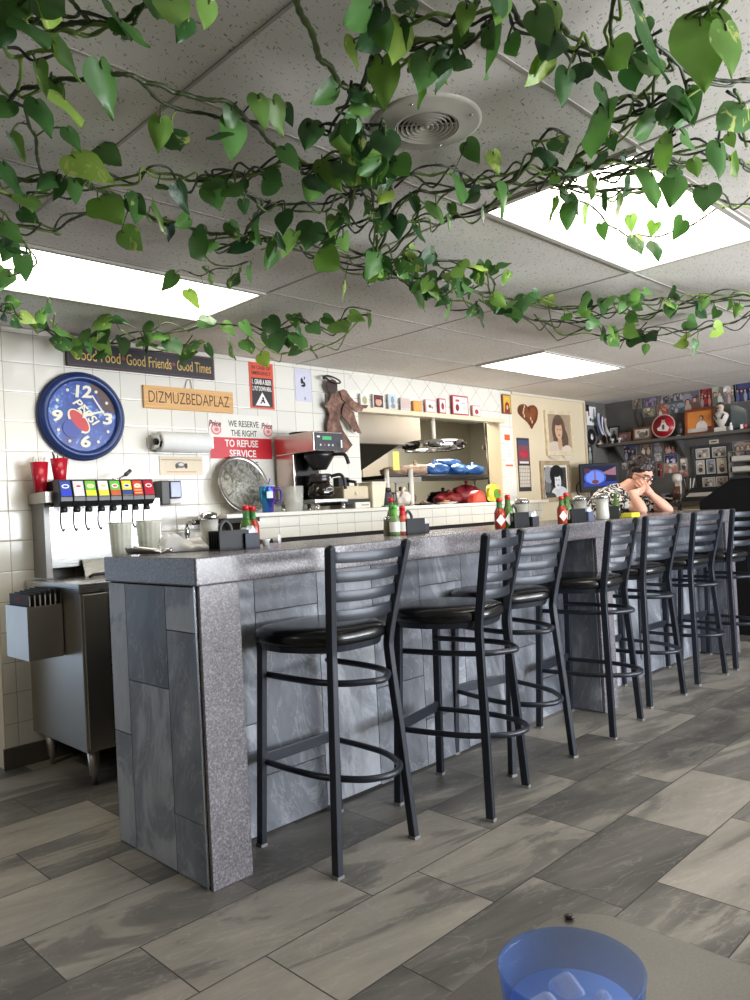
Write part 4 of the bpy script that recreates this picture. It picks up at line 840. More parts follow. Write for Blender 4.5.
# notices, icon, heart, portraits on the wall right of the pass-through
def board(name, label, cat, x, z, w_, h_, d, m, y=None, rz=0, group=None, x_w=None):
    t = thing(name, label, cat, (x, YW if y is None else y, z), rz, group); MB().box((-w_/2, -d, -h_/2), (w_/2, -.001, h_/2), m).build('panel', t, bevel=.0012); return t
t = board('icon_painting', 'small golden painted icon of a red robed saint at the tile column top', 'painting', 5.775, 2.105, .13, .175, .02, M((110, 66, 30), .5))
l = MB(); GO = M((222, 176, 60), .4); l.rect(0, 0, .112, .157, -.020, GO); l.disc(0, .035, .024, .024, -.0207, M((236, 200, 90), .4), 16); l.disc(0, .033, .013, .016, -.0214, SKIN, 14); l.prism([(-.042, -.078), (.042, -.078), (.03, .0), (.012, .018), (-.012, .018), (-.03, .0)], -.0214, -.0206, M((150, 40, 36), .5)); l.disc(0, -.03, .014, .02, -.0222, M((200, 190, 170), .5), 12); l.disc(.03, -.05, .012, .026, -.0222, M((60, 90, 60), .5), 10); l.build('saint', t)
t = board('health_notice', 'narrow white notice with orange ends on the tile column', 'notice', 5.785, 1.685, .115, .29, .003, M((226, 224, 220), .6)); l = MB(); OR_ = M((232, 96, 40), .5); l.rect(-.012, .118, .085, .052, -.003, OR_); l.rect(0, -.138, .112, .014, -.003, OR_)
for k in range(7): l.rect(0, .06-.02*k, .085, .004, -.003, M((184, 184, 184), .6))
l.build('print', t)
t = board('hanging_paper', 'plain white paper sheet taped below the orange-ended notice', 'paper', 5.80, 1.395, .17, .27, .003, M((224, 222, 216), .7)); l = MB(); l.rect(0, .08, .12, .003, -.003, M((190, 190, 190), .6)); l.build('print', t)
t = board('wall_calendar', 'dark wall calendar with a red car picture above a pale grid', 'calendar', 6.02, 1.555, .20, .50, .006, M((58, 50, 52), .5)); l = MB(); l.rect(0, .13, .18, .20, -.006, M((120, 70, 76), .5)); l.rect(0, .205, .18, .05, -.0067, M((70, 76, 110), .5)); l.disc(.0, .10, .07, .03, -.0067, M((186, 50, 66), .35), 18); l.disc(.01, .13, .04, .02, -.0074, M((150, 60, 80), .35), 14); l.rect(0, .02, .15, .02, -.0067, M((214, 210, 206), .5)); l.rect(0, -.11, .17, .2, -.006, M((206, 196, 180), .6))
for k in range(5): l.rect(0, -.04-.035*k, .17, .004, -.0067, M((120, 110, 104), .6))
for k in range(6): l.rect(-.07+.028*k, -.11, .004, .2, -.0067, M((120, 110, 104), .6))
l.build('pages', t)
t = thing('carved_heart', 'glossy brown carved wooden heart on the cream wall', 'wall art', (6.12, YW, 2.03))
hp = []
for k in range(40):
    u = 2*PI*k/40; x = 16*math.sin(u)**3; z = 13*math.cos(u)-5*math.cos(2*u)-2*math.cos(3*u)-math.cos(4*u); hp.append((x*.0098+ (.05 if z < -8 else .05*max(0, -z)/8*.9), z*.0078))
HW = mat_wood((90, 46, 28), (132, 74, 44), 8, 14, .2)
MB().prism(hp, -.024, -.001, HW).build('heart', t, bevel=.008, seg=3); l = MB(); l.prism([(x*.66, z*.66) for x, z in hp], -.0265, -.0238, mat_wood((112, 60, 36), (150, 88, 52), 8, 14, .2)); CARV = M((206, 180, 150), .4)
for x, z in ((-.09, .04), (-.10, .01), (-.075, .07), (-.085, -.02), (.02, -.04), (.04, -.07)): l.disc(x, z, .010, .018, -.026, CARV, 8)
l.build('carving', t)
def framed(name, label, loc, rz, w_, h_, fw, fm, bg, blobs, mat_w=0, matm=None, d=.025, tilt=0, cat='framed photograph', group=None, stand=False):
    """frame with bars, optional mount and picture; local origin at centre (or bottom when standing)"""
    t = thing(name, label, cat, loc, rz, group)
    oz = h_/2 if stand else 0; T = Matrix.Translation((0, 0, 0)) @ Matrix.Rotation(tilt, 4, 'X' if stand else 'Y') @ Matrix.Translation((0, 0, oz))
    f = MB(); a, b = w_/2, h_/2
    for p, q in (((-a, -b), (a, -b+fw)), ((-a, b-fw), (a, b)), ((-a, -b+fw), (-a+fw, b-fw)), ((a-fw, -b+fw), (a, b-fw))): f.box((p[0], -d, p[1]), (q[0], -.001, q[1]), fm, T)
    f.build('frame', t, bevel=.003)
    p = MB(); y = -d*.5; p.box((-a+fw, y, -b+fw), (a-fw, -.002, b-fw), matm or bg, T)
    if mat_w: p.rect(0, 0, w_-2*fw-2*mat_w, h_-2*fw-2*mat_w, y, bg, T)
    for i, bl in enumerate(blobs):
        yy = y-.0009-.0005*i
        if bl[0] == 'd': p.disc(bl[1], bl[2], bl[3], bl[4], yy, bl[5], 16, T, rot=bl[6] if len(bl) > 6 else 0)
        elif bl[0] == 'r': p.rect(bl[1], bl[2], bl[3], bl[4], yy, bl[5], T)
        else: p.prism(bl[1], yy-.0004, yy, bl[2], T)
    p.build('picture', t); return t
IV = mat_wood((206, 186, 150), (228, 214, 184), 20, 20, .4)
G = lambda v: M((v, v, v-2), .5)
SEP = lambda r_, g_, b_: M((r_, g_, b_), .5)
framed('framed_portrait', 'pale framed sepia portrait of a long haired person, upper of two on the cream wall', (6.655, YW, 1.872), 0, .50, .445, .04, IV, SEP(168, 146, 122),
    [('d', -.01, .03, .125, .155, SEP(104, 82, 66)), ('d', .02, -.07, .14, .14, SEP(96, 76, 62)), ('d', -.10, -.17, .16, .09, SEP(206, 190, 172)), ('d', .12, -.19, .10, .07, SEP(214, 200, 184)), ('d', -.005, -.10, .04, .07, SEP(198, 158, 128)), ('d', -.015, .025, .066, .088, SEP(206, 168, 138)), ('d', -.02, .11, .075, .035, SEP(96, 74, 60)), ('d', -.038, .035, .010, .006, SEP(70, 50, 44)), ('d', .012, .035, .010, .006, SEP(70, 50, 44)), ('d', -.012, -.02, .022, .008, SEP(176, 96, 84))], mat_w=.0, tilt=-.03)
framed('framed_portrait', 'framed black and white portrait of a dark haired person, lower on the cream wall', (6.54, YW, 1.395), 0, .52, .40, .042, mat_wood((150, 128, 100), (186, 166, 136), 20, 20, .4), G(60),
    [('d', -.13, .06, .07, .09, G(150)), ('d', -.15, -.06, .06, .05, G(110)), ('d', .02, .06, .125, .10, G(28)), ('d', .06, -.12, .15, .07, G(214)), ('d', -.10, -.15, .09, .04, G(70)), ('d', .035, -.09, .036, .05, G(206)), ('d', .03, .0, .062, .082, G(222)), ('d', .01, .075, .08, .035, G(24)), ('d', -.045, .01, .022, .07, G(26)), ('d', .008, .012, .010, .005, G(40)), ('d', .05, .012, .010, .005, G(40)), ('d', .03, -.04, .02, .007, G(110))], mat_w=.022, matm=M((226, 220, 206), .6), tilt=-.01)

# ------------------------------------------------------------------ dark corner: television, shelf, pictures
RW_ = -PI/2
t = thing('television', 'small black flat television showing a blue picture in the corner', 'television', (0, 0, 0)); t.location = (6.90, 3.745, 1.20); t.rotation_euler = (0, 0, math.radians(-46))
t.scale = (.94, .94, .94)
MB().box((-.205, -.02, .075), (.205, .03, .375), M((10, 10, 11), .5, spec=.25)).build('casing', t, bevel=.006); 
s = MB(); s.rect(0, .24, .345, .215, -.0202, M((26, 26, 60), .5, spec=.1, emit=.08)); EB = M((70, 92, 190), .5, spec=.1, emit=.2); s.disc(-.05, .225, .115, .085, -.0210, EB, 24); s.disc(-.05, .225, .095, .070, -.0216, M((106, 132, 222), .5, spec=.1, emit=.25), 24); s.rect(0, .155, .345, .045, -.0212, M((40, 60, 150), .5, spec=.1, emit=.14)); s.prism([(.02, .27), (.17, .33), (.17, .24), (.08, .25)], -.0222, -.0214, M((150, 106, 120), .5, spec=.1, emit=.14)); s.disc(-.05, .18, .036, .022, -.0224, M((110, 60, 54), .5, spec=.1, emit=.14), 18); s.rect(-.05, .25, .02, .09, -.0224, M((130, 96, 130), .5, spec=.1, emit=.14)); s.rect(-.13, .30, .06, .05, -.0212, M((80, 50, 60), .5, spec=.1, emit=.1)); s.build('screen', t)
MB().box((-.06, -.01, .02), (.06, .03, .08), BLACK).build('stand_neck', t); MB().box((-.17, -.08, 0), (.17, .09, .02), BLACK).build('stand_base', t, bevel=.004); MB().rect(0, .098, .05, .012, -.0204, M((160, 150, 140), .3)).build('maker_plate', t)
cb = MB(); cb.tube(smooth_path([at(580, 482, 1, 3.96), at(577, 485, 1, 3.94), at(577, 492, 1, 3.92), at(583, 499, 1, 3.90), at(590, 503, 1, 3.88)], 5), .006, BLACK, 7); tag(cb.build('television_cable'), 'black cable looping down the cream wall left of the television', 'cable')
DW = M((66, 64, 62), .55); TANC = M((206, 192, 166), .5)
t = thing('corner_counter', 'dark topped side counter along the far right wall under the pictures', 'counter', (0, 0, 0))
MB().box((7.05, 1.6, 1.09), (XW-.002, 3.40, 1.13), M((74, 66, 58), .45)).build('top', t, bevel=.003); MB().box((7.10, 1.62, 0), (XW-.002, 3.38, 1.09), TANC).build('cabinet', t)
for k in range(2): d = MB().box((7.085, 1.66+k*.78, .1), (7.10, 2.40+k*.78, 1.05), M((198, 184, 160), .5)).build('door', t, bevel=.003); MB().cyl((7.075, 2.32+k*.78, .7), (7.075, 2.32+k*.78, .85), .008, CHROME).build('handle', d)
t = thing('television_stand', 'low black box stand under the television', 'stand', (6.90, 3.745, 0), math.radians(-46))
MB().box((-.24, -.10, 1.135), (.24, .13, 1.20), BLACKM).build('box', t, bevel=.003); MB().box((-.22, -.08, 0), (.22, .11, 1.135), M((190, 176, 150), .6)).build('pedestal', t)
t = thing('picture_shelf', 'long dark grey shelf full of framed pictures on the right wall', 'shelf', (0, 0, 0)); SZ = 1.775
MB().box((XW-.25, 1.2, SZ-.03), (XW-.002, 4.0, SZ), M((88, 84, 80), .5)).build('board', t, bevel=.003)
for y in (1.5, 2.4, 3.2, 3.85): side_prism_m = MB().add([(XW-.002, y-.012, SZ-.03), (XW-.18, y-.012, SZ-.03), (XW-.002, y-.012, SZ-.20), (XW-.002, y+.012, SZ-.03), (XW-.18, y+.012, SZ-.03), (XW-.002, y+.012, SZ-.20)], [(0, 1, 2), (5, 4, 3), (0, 3, 4, 1), (1, 4, 5, 2), (2, 5, 3, 0)], M((70, 68, 66), .55)).build('bracket', t)
def on_shelf(px, x=7.50): return at(px, 435, 0, x).y
def people(bgc, pal, n, w_, h_, seed):
    """small snapshot: heads over clothed shoulders"""
    rg = random.Random(seed); out = []
    out.append(('d', rg.uniform(-.3, .3)*w_, .25*h_, .3*w_, .2*h_, M(tuple(min(255, c+30) for c in bgc), .4)))
    for k in range(7):
        cc = pal[k % len(pal)] if k % 2 else bgc; f = rg.uniform(.55, 1.5); out.append(('d', rg.uniform(-.34, .34)*w_, rg.uniform(-.32, .32)*h_, rg.uniform(.05, .14)*w_, rg.uniform(.05, .16)*h_, M(tuple(min(250, int(c*f)) for c in cc), .4), rg.uniform(-.5, .5)))
    for k in range(n):
        x = ((k+.5)/n-.5)*w_*.8+rg.uniform(-.05, .05)*w_; z = rg.uniform(-.02, .08)*h_; cl = pal[k % len(pal)]; r_ = min(.13*h_, .30*w_/n)*rg.uniform(.75, 1.1)
        out.append(('d', x, z-.30*h_, r_*1.4, .22*h_, M(cl, .4))); out.append(('d', x, z+.02*h_, r_*.95, r_*1.15, M((50, 36, 32), .4))); out.append(('d', x, z-.01*h_, r_*.75, r_*.95, M((204, 160, 136), .4)))
    return out
DKF, BRF = M((28, 26, 28), .4), mat_wood((92, 50, 34), (128, 76, 52), 10, 10, .35)
framed('framed_photo', 'small black frame with a grey photo, left on the picture shelf beside the flag', (7.50, on_shelf(614), SZ), RW_, .125, .185, .016, DKF, G(170), [('d', 0, -.03, .03, .045, G(40)), ('d', 0, .03, .018, .02, G(90)), ('r', 0, -.065, .09, .02, G(60))], mat_w=.008, matm=G(214), tilt=-.12, stand=True)
framed('framed_photo', 'small brown frame leaning left of the wider brown frame on the shelf', (7.47, on_shelf(626), SZ), RW_, .125, .10, .014, BRF, SEP(110, 96, 110), people((110, 96, 110), [(160, 130, 130), (70, 60, 90)], 2, .1, .07, 3), tilt=-.15, stand=True)
framed('framed_photo', 'wide brown frame with a pale photo, left of the red plate on the shelf', (7.49, on_shelf(643), SZ), RW_, .195, .135, .018, BRF, SEP(206, 202, 196), [('d', .0, -.01, .04, .03, SEP(110, 104, 90)), ('d', -.04, .02, .02, .02, SEP(150, 140, 130)), ('d', .045, .0, .014, .03, SEP(80, 76, 80)), ('r', 0, -.04, .15, .012, SEP(120, 116, 96))], tilt=-.15, stand=True)
t = thing('decorative_plate', 'round red plate with a white figure standing on the picture shelf', 'plate', (7.49, on_shelf(664.5), SZ), RW_)
TT = Matrix.Rotation(-.15, 4, 'X') @ Matrix.Translation((0, -.01, .122)) @ RX; MB().lathe([(.06, .0), (.12, .010), (.122, .013), (.118, .016), (.10, .010), (.098, .010)], M((206, 170, 160), .3), 40, TT, caps=False).build('rim', t); MB().lathe([(.117, .0115), (.117, .0135)], M((158, 28, 44), .3), 40, TT).build('face', t)
l = MB(); TT2 = Matrix.Rotation(-.15, 4, 'X') @ Matrix.Translation((0, -.025, .122)); WH = M((220, 214, 206), .4); l.prism([(-.055, -.045), (.045, -.06), (.062, -.02), (.03, .01), (.02, .035), (-.02, .035), (-.03, .0), (-.065, -.02)], -.001, .0, WH, TT2); l.disc(0, .052, .019, .022, -.001, SKIN, 14, TT2); l.disc(0, .072, .022, .010, -.0016, M((60, 40, 36), .4), 12, TT2); l.disc(.0, -.012, .014, .028, -.0016, M((90, 84, 90), .4), 12, TT2); l.build('painted_figure', t)
t = thing('figurine', 'small dark bust figurine between the red plate and the orange picture', 'figurine', (7.50, on_shelf(680), SZ), RW_); MB().lathe([(.035, 0), (.035, .02), (.022, .026), (.028, .05), (.04, .075), (.02, .095), (.026, .115), (.018, .14), (.004, .148)], M((44, 40, 40), .35), 20).build('bust', t); MB().box((-.02, -.038, .004), (.02, -.034, .016), M((180, 172, 160), .5)).build('name_plate', t)
OF = mat_wood((120, 56, 30), (156, 80, 42), 6, 12, .35)
framed('framed_photo', 'large orange framed picture of a person in white on the shelf', (7.52, on_shelf(699.5), SZ), RW_, .285, .255, .024, OF, SEP(222, 140, 66), [('d', -.07, -.09, .05, .03, SEP(206, 190, 176)), ('d', .09, -.08, .05, .025, SEP(110, 70, 60)), ('d', .02, -.055, .056, .06, SEP(226, 218, 216)), ('d', .0, -.085, .08, .025, SEP(214, 204, 200)), ('d', .018, .005, .014, .03, SEP(214, 204, 200)), ('d', .018, .033, .022, .026, SEP(84, 50, 40)), ('d', .014, .03, .016, .020, SEP(206, 158, 128))], tilt=-.1, stand=True)
t = thing('bust_statue', 'white moustached bust statue on a pale base beside the orange picture', 'statue', (7.48, on_shelf(722, 7.48), SZ), RW_); PL = M((206, 200, 190), .5); DKB = M((50, 42, 40), .5)
MB().box((-.055, -.045, 0), (.055, .045, .045), PL).build('base', t, bevel=.003); MB().lathe([(.035, .045), (.028, .06), (.05, .10), (.072, .15), (.062, .175), (.028, .195), (.024, .21)], M((196, 188, 180), .55), 24, sy=.7).build('torso', t)
h_ = MB().sphere((0, -.004, .235), .034, M((190, 168, 150), .55), 18, rz=.042).build('head', t); 
l = MB(); l.sphere((0, .004, .262), .034, DKB, 16, rz=.024); l.build('hair', h_); MB().tube([(-.022, -.034, .224), (-.008, -.039, .228), (.008, -.039, .228), (.022, -.034, .224)], .005, DKB, 7).build('moustache', h_); MB().sphere((0, -.037, .236), .008, M((190, 168, 150), .55), 8).build('nose', h_)
l = MB()
for s in (-1, 1): l.tube([(s*.045, -.045, .165), (s*.02, -.05, .12)], .008, DKB, 7)
l.build('straps', t)
t = thing('small_bottle', 'tiny white bottle on the shelf right of the bust', 'bottle', (7.44, on_shelf(731.5, 7.44), SZ), RW_); MB().lathe([(.016, 0), (.017, .003), (.017, .04), (.008, .055), (.008, .066)], M((232, 230, 228), .35), 16).build('body', t); MB().lathe([(.009, .062), (.009, .075)], WHITE, 12).build('cap', t)
t = thing('glass_award', 'dark glass plaque with an angled top standing on the shelf', 'award', (7.54, on_shelf(741, 7.54), SZ), RW_); MB().prism([(-.075, .02), (.065, .02), (.065, .19), (.0, .235), (-.075, .25)], -.02, .0, M((70, 82, 84), .1, spec=.7)).build('plaque', t, bevel=.002); MB().box((-.085, -.04, 0), (.075, .03, .02), BLACK).build('base', t)
t = thing('souvenir_cup', 'small red and white souvenir in front of the glass plaque', 'ornament', (7.43, on_shelf(743, 7.43)-.02, SZ), RW_); MB().lathe([(.022, 0), (.025, .045), (.022, .05)], M((130, 40, 44), .4), 18).build('body', t); MB().box((-.03, -.026, .005), (-.006, -.020, .045), WHITE).build('panel', t)
# flag
t = thing('greek_flag', 'small furled blue and white striped flag on a stick in the corner', 'flag', (7.40, on_shelf(606, 7.40), SZ), -PI/4)
MB().cyl((.01, 0, 0), (-.012, .02, .36), .004, M((150, 120, 80), .5), n=8).build('pole', t)
vs, fs, mi = [], [], []; nx, nz = 12, 10; fl = MB()
for j in range(nz+1):
    for i in range(nx+1):
        u, v = i/nx, j/nz; vs.append((-.085+.105*u+.035*v-.02*math.sin(v*3), .012+.014*math.sin(u*9+v*2), .335-.25*v-.07*u*(1-v)+.012*math.sin(u*7)))
for th in (0, 1):
    for i in range(nx):
        m = M((36, 48, 92), .7) if (i//2) % 2 == 0 else M((206, 206, 212), .7)
        fl.add([(vs[j*(nx+1)+i+k][0], vs[j*(nx+1)+i+k][1]+th*.003, vs[j*(nx+1)+i+k][2]) for j in range(nz+1) for k in (0, 1)], [(2*j, 2*j+1, 2*j+3, 2*j+2) for j in range(nz)], m, True)
fl.build('striped_cloth', t); MB().lathe([(.03, 0), (.03, .012)], DKB, 16).build('foot', t)
t = thing('shelf_trinket', 'small pale trinket on the left end of the picture shelf', 'ornament', (7.42, on_shelf(600, 7.42), SZ), RW_); MB().lathe([(.04, 0), (.045, .008), (.02, .018), (.012, .03)], M((206, 200, 186), .4), 18).build('dish', t); MB().sphere((0, 0, .034), .012, M((180, 170, 150), .4), 10).build('knob', t)
for k, px in enumerate((612, 619)):
    t = thing('small_glass', ['tiny clear ornament under the black frame on the shelf', 'tiny clear ornament in front of the small brown frame'][k], 'ornament', (7.42, on_shelf(px, 7.42), SZ), RW_, 'clear ornaments on the shelf'); MB().lathe([(.018, 0), (.018, .004), (.006, .01), (.006, .02), (.02, .03), (.022, .05)], M((190, 190, 186), .15), 16).build('bowl', t)
# snapshots on the right wall: (label, px centre, w, h in px, background, clothing, people)
def snap(label, px, py, w_, h_, bg, pal, n, seed, bd=.004, cat='photograph', name='wall_photo'):
    p = at(px, py, 0, XW-.004); s = 1/118.0
    ww, hh = w_, h_
    return framed(name, label, (XW, p.y, p.z), RW_, ww, hh, bd, M((150, 146, 140), .5), M(tuple(int(c*.85) for c in bg), .4), people(bg, pal, n, ww, hh, seed), d=.006, cat=cat, group='photographs on the dark wall', tilt=random.Random(seed).uniform(-.03, .03))
K = 1/86.0
snaps = [('pale snapshot at the left end of the upper photo row', 637, 404, .10, .10, (150, 146, 140), [(120, 110, 100)], 2),
 ('small landscape snapshot under the left end of the upper row', 649, 412, .13, .10, (140, 140, 120), [(90, 100, 80), (170, 160, 140)], 2),
 ('purple toned snapshot second in the upper photo row', 650, 402, .12, .085, (110, 100, 140), [(150, 130, 170), (80, 80, 130)], 3),
 ('snapshot of two people in the upper row above the red plate', 664, 399, .13, .085, (120, 116, 120), [(190, 180, 180), (60, 60, 80)], 2),
 ('snapshot of people in red and white above the red plate', 663, 410, .13, .115, (160, 110, 96), [(214, 206, 200), (190, 90, 80)], 2),
 ('wide blue grey group snapshot left of the standing pair', 677, 396, .16, .095, (120, 130, 140), [(70, 80, 110), (170, 170, 176)], 4),
 ('blue snapshot below the wide group snapshot', 677, 408, .15, .10, (110, 140, 160), [(60, 100, 140), (200, 200, 204), (90, 110, 130)], 3),
 ('tall snapshot of two standing people above the orange picture', 692, 402, .17, .21, (120, 116, 130), [(190, 170, 160), (120, 80, 70)], 2),
 ('dark red snapshot of three people above the orange picture', 706, 397, .13, .20, (120, 40, 46), [(190, 150, 140), (150, 50, 54), (200, 120, 110)], 3),
 ('grey green snapshot behind the white bust', 718, 395, .11, .20, (140, 146, 130), [(90, 110, 90), (206, 200, 196)], 2),
 ('pale beach snapshot above the glass plaque', 729, 394, .13, .18, (176, 170, 170), [(120, 110, 130), (196, 170, 150)], 3),
 ('dark navy group snapshot at the upper right corner of the photo wall', 744, 391, .20, .20, (36, 40, 80), [(80, 90, 140), (60, 60, 90), (150, 150, 180)], 4),
 ('dark blue collage snapshot below the shelf, left of the woman', 628, 452, .19, .20, (44, 54, 84), [(70, 80, 120), (150, 150, 160), (36, 40, 60)], 4),
 ('tiny white card beside the woman and the television', 624.5, 466, .06, .07, (206, 204, 198), [(120, 110, 100)], 1),
 ('snapshot with a pale dog below the shelf above the woman', 646, 449, .12, .13, (110, 92, 80), [(226, 216, 204), (206, 180, 150)], 2),
 ('grey blue snapshot just below the shelf right of the woman', 658, 447, .09, .11, (120, 126, 140), [(160, 150, 160)], 2),
 ('small pale snapshot beside the purple mountain postcard', 658, 457, .075, .09, (170, 176, 180), [(200, 196, 190)], 1),
 ('dark red bordered snapshot of three people in pale clothes', 670, 448, .135, .11, (60, 36, 40), [(206, 150, 150), (214, 180, 176), (190, 130, 130)], 3),
 ('blue and white mountain postcard below the three people snapshot', 671, 459, .14, .085, (40, 46, 110), [(220, 222, 230), (200, 206, 220)], 2),
 ('pink toned snapshot under the mountain postcard', 671, 468, .15, .10, (206, 170, 150), [(206, 110, 110), (226, 200, 190)], 3),
 ('red and black snapshot right behind the woman', 660, 470, .07, .15, (110, 50, 50), [(36, 30, 34), (170, 70, 64)], 2),
 ('white identity card style photo beside the pink snapshot', 684, 464, .075, .115, (206, 198, 184), [(60, 56, 66)], 1),
 ('small pinkish snapshot below the identity style photo', 684, 473, .085, .07, (190, 150, 140), [(140, 70, 70), (170, 110, 100)], 2),
 ('sepia group snapshot above the pigeonholes at the far right', 743, 448, .19, .14, (120, 110, 104), [(200, 186, 170), (170, 150, 140), (206, 190, 180)], 3)]
for k, s in enumerate(snaps): snap(*s, k+50)
# multi photo frame
p0, p1 = at(695, 449, 0, XW), at(730, 489, 0, XW); yc, zc = (p0.y+p1.y)/2-.01, 1.44; ww, hh = p0.y-p1.y+.06, .47
t = thing('photo_board', 'black framed board holding seven white mounted photographs', 'framed photographs', (XW, yc, zc), RW_)
f = MB(); FB = M((52, 56, 62), .45)
for a, b in (((-ww/2, -hh/2), (ww/2, -hh/2+.02)), ((-ww/2, hh/2-.02), (ww/2, hh/2)), ((-ww/2, -hh/2+.02), (-ww/2+.02, hh/2-.02)), ((ww/2-.035, -hh/2+.02), (ww/2, hh/2-.02))): f.box((a[0], -.03, a[1]), (b[0], -.001, b[1]), FB)
f.build('frame', t, bevel=.003); MB().box((-ww/2+.02, -.010, -hh/2+.02), (ww/2-.035, -.001, hh/2-.02), M((24, 24, 26), .4)).build('backing', t)
cells = [(-.085, .155, .135, .10), (.075, .155, .135, .10), (-.115, .02, .085, .14), (-.012, .02, .085, .14), (.092, .02, .092, .15), (-.04, -.135, .125, .10), (.085, -.135, .11, .10)]
for k, (x, z, a, b) in enumerate(cells):
    m = MB(); m.rect(x-.005, z, a, b, -.010, M((210, 206, 200), .5), th=.002); bgk = [(170, 160, 150), (150, 146, 140), (186, 180, 170), (130, 140, 150), (206, 196, 176), (166, 160, 150), (150, 140, 132)][k]
    m.rect(x-.005, z, a-.016, b-.016, -.0125, M(bgk, .4)); 
    for i, bl in enumerate(people(bgk, [(60, 58, 64), (220, 216, 210), (110, 100, 96)], [2, 3, 1, 1, 1, 2, 1][k], a*.8, b*.8, 90+k)): m.disc(x-.005+bl[1], z+bl[2], bl[3], bl[4], -.0132-.0005*i, bl[5], 14)
    m.build('mounted_photo', t)
t = thing('wall_sign_plate', 'small cream plate with dark print just under the picture shelf', 'sign', (XW, at(714, 441, 0, XW).y, 1.70), RW_); MB().box((-.045, -.008, -.02), (.045, -.001, .02), M((206, 196, 176), .5)).build('plate', t); MB().rect(0, 0, .05, .012, -.008, M((70, 60, 54), .5)).build('print', t)
t = thing('pigeonhole_rack', 'dark grey pigeonhole rack with pale papers at the right photo edge', 'rack', (XW, 2.58, 1.28), RW_)
r = MB(); 
for z in (0, .10, .20, .30): r.box((-.16, -.10, z), (.30, -.001, z+.008), M((110, 106, 100), .5))
for x in (-.16, .07, .295): r.box((x, -.10, 0), (x+.008, -.001, .308), M((110, 106, 100), .5))
r.build('shelves', t)
for z in (.012, .112, .212): MB().box((-.13, -.09, z), (.04, -.01, z+.045), M((186, 180, 170), .6)).build('paper_stack', t)
# black and white cuttings on the dark return beside the television
def back_dark(px, py): q = at(px, py, 1, YW); return q.x, q.z
x, z = back_dark(591, 416); t = board('pinned_sheet', 'white sheet with red, black and green clippings pinned above the television', 'paper', x, z, .20, .20, .003, M((222, 220, 218), .6), group=None); l = MB(); l.disc(-.05, .02, .014, .028, -.003, M((120, 40, 50), .5), 10); l.disc(.03, -.05, .03, .022, -.003, M((90, 130, 100), .5), 10); l.rect(.06, .05, .018, .06, -.003, M((60, 60, 66), .5)); l.disc(-.02, -.04, .02, .02, -.0036, M((70, 70, 72), .5), 10); l.build('clippings', t)
x, z = back_dark(586, 408); t = board('black_card', 'small black square card overlapping the pinned sheet corner', 'card', x, z, .105, .07, .006, BLACK); MB().disc(0, 0, .012, .012, -.006, G(70), 10).build('emblem', t)
x, z = back_dark(585, 432); t = board('paper_strip', 'narrow pale strip with small black figures left of the black oval', 'paper', x, z, .075, .21, .003, M((206, 202, 194), .6)); l = MB()
for k in range(3): l.disc(0, .06-.06*k, .014, .022, -.003, G(50), 10)
l.build('figures', t)
x, z = back_dark(591, 437); t = thing('black_oval', 'black oval disc with a white emblem on the dark corner wall', 'wall art', (x, YW, z)); MB().disc(0, 0, .075, .085, -.001, BLACK, 30, th=.010).build('disc', t); l = MB(); l.disc(0, 0, .026, .032, -.0112, G(214), 16); l.disc(.006, .012, .010, .012, -.012, G(120), 10); l.build('emblem', t)
x, z = back_dark(590, 456); t = board('figure_cutout', 'dark narrow picture of a pale standing figure above the television', 'picture', x, z, .12, .23, .003, G(46)); l = MB(); l.disc(0, .07, .02, .024, -.003, G(180), 12); l.disc(0, -.01, .03, .06, -.003, G(150), 12); l.disc(.0, -.08, .022, .05, -.0036, G(120), 12); l.build('figure', t)
o = MB(); o.tube(smooth_path([at(640, 397, 0, XW-.012), at(637, 408, 0, XW-.012), at(636, 418, 0, XW-.012), at(640, 428, 0, XW-.012), at(643, 422, 0, XW-.012), at(640, 412, 0, XW-.012)], 5), .006, M((60, 50, 44), .6), 7); tag(o.build('looped_cable'), 'brown looped cable hanging on the bare patch of dark wall', 'cable')
# clutter on the side counter
CZ2 = 1.13
t = thing('milkshake_mixer', 'white and brown upright mixer on the side counter beside the black tray', 'mixer', (7.22, at(678, 495, 0, 7.22).y, CZ2), RW_)
MB().lathe([(.05, 0), (.05, .015), (.03, .02)], M((206, 196, 180), .4), 20).build('base', t); MB().box((-.025, 0, .015), (.025, .04, .26), M((214, 206, 192), .4)).build('column', t, bevel=.006); MB().lathe([(.035, .19), (.045, .21), (.045, .25), (.03, .27)], M((206, 200, 190), .35), 20).build('motor_head', t); MB().lathe([(.028, .02), (.036, .15), (.034, .15)], M((96, 60, 44), .3), 20, Matrix.Translation((0, -.03, 0))).build('cup', t)
t = thing('paper_tray', 'black angled tray of papers on the side counter', 'tray', (7.24, at(700, 494, 0, 7.24).y, CZ2), RW_)
MB().add([(-.13, -.12, 0), (.15, -.12, 0), (.15, .12, 0), (-.13, .12, 0), (-.13, -.12, .03), (.15, -.12, .03), (.15, .12, .13), (-.13, .12, .13)], [(3, 2, 1, 0), (4, 5, 6, 7), (0, 1, 5, 4), (1, 2, 6, 5), (2, 3, 7, 6), (3, 0, 4, 7)], BLACKM).build('body', t, bevel=.004); MB().add([(-.09, -.10, .043), (.12, -.10, .043), (.12, -.02, .076), (-.09, -.02, .076), (-.09, -.10, .046), (.12, -.10, .046), (.12, -.02, .079), (-.09, -.02, .079)], [(3, 2, 1, 0), (4, 5, 6, 7), (0, 1, 5, 4), (1, 2, 6, 5), (2, 3, 7, 6), (3, 0, 4, 7)], M((206, 202, 196), .6)).build('paper', t)
t = thing('pen_bundle', 'bundle of dark pens and tools in a cup behind the black tray', 'pen cup', (7.40, at(689, 485, 0, 7.40).y, CZ2), RW_); MB().lathe([(.035, 0), (.045, .10), (.042, .10)], DKB, 18).build('cup', t)
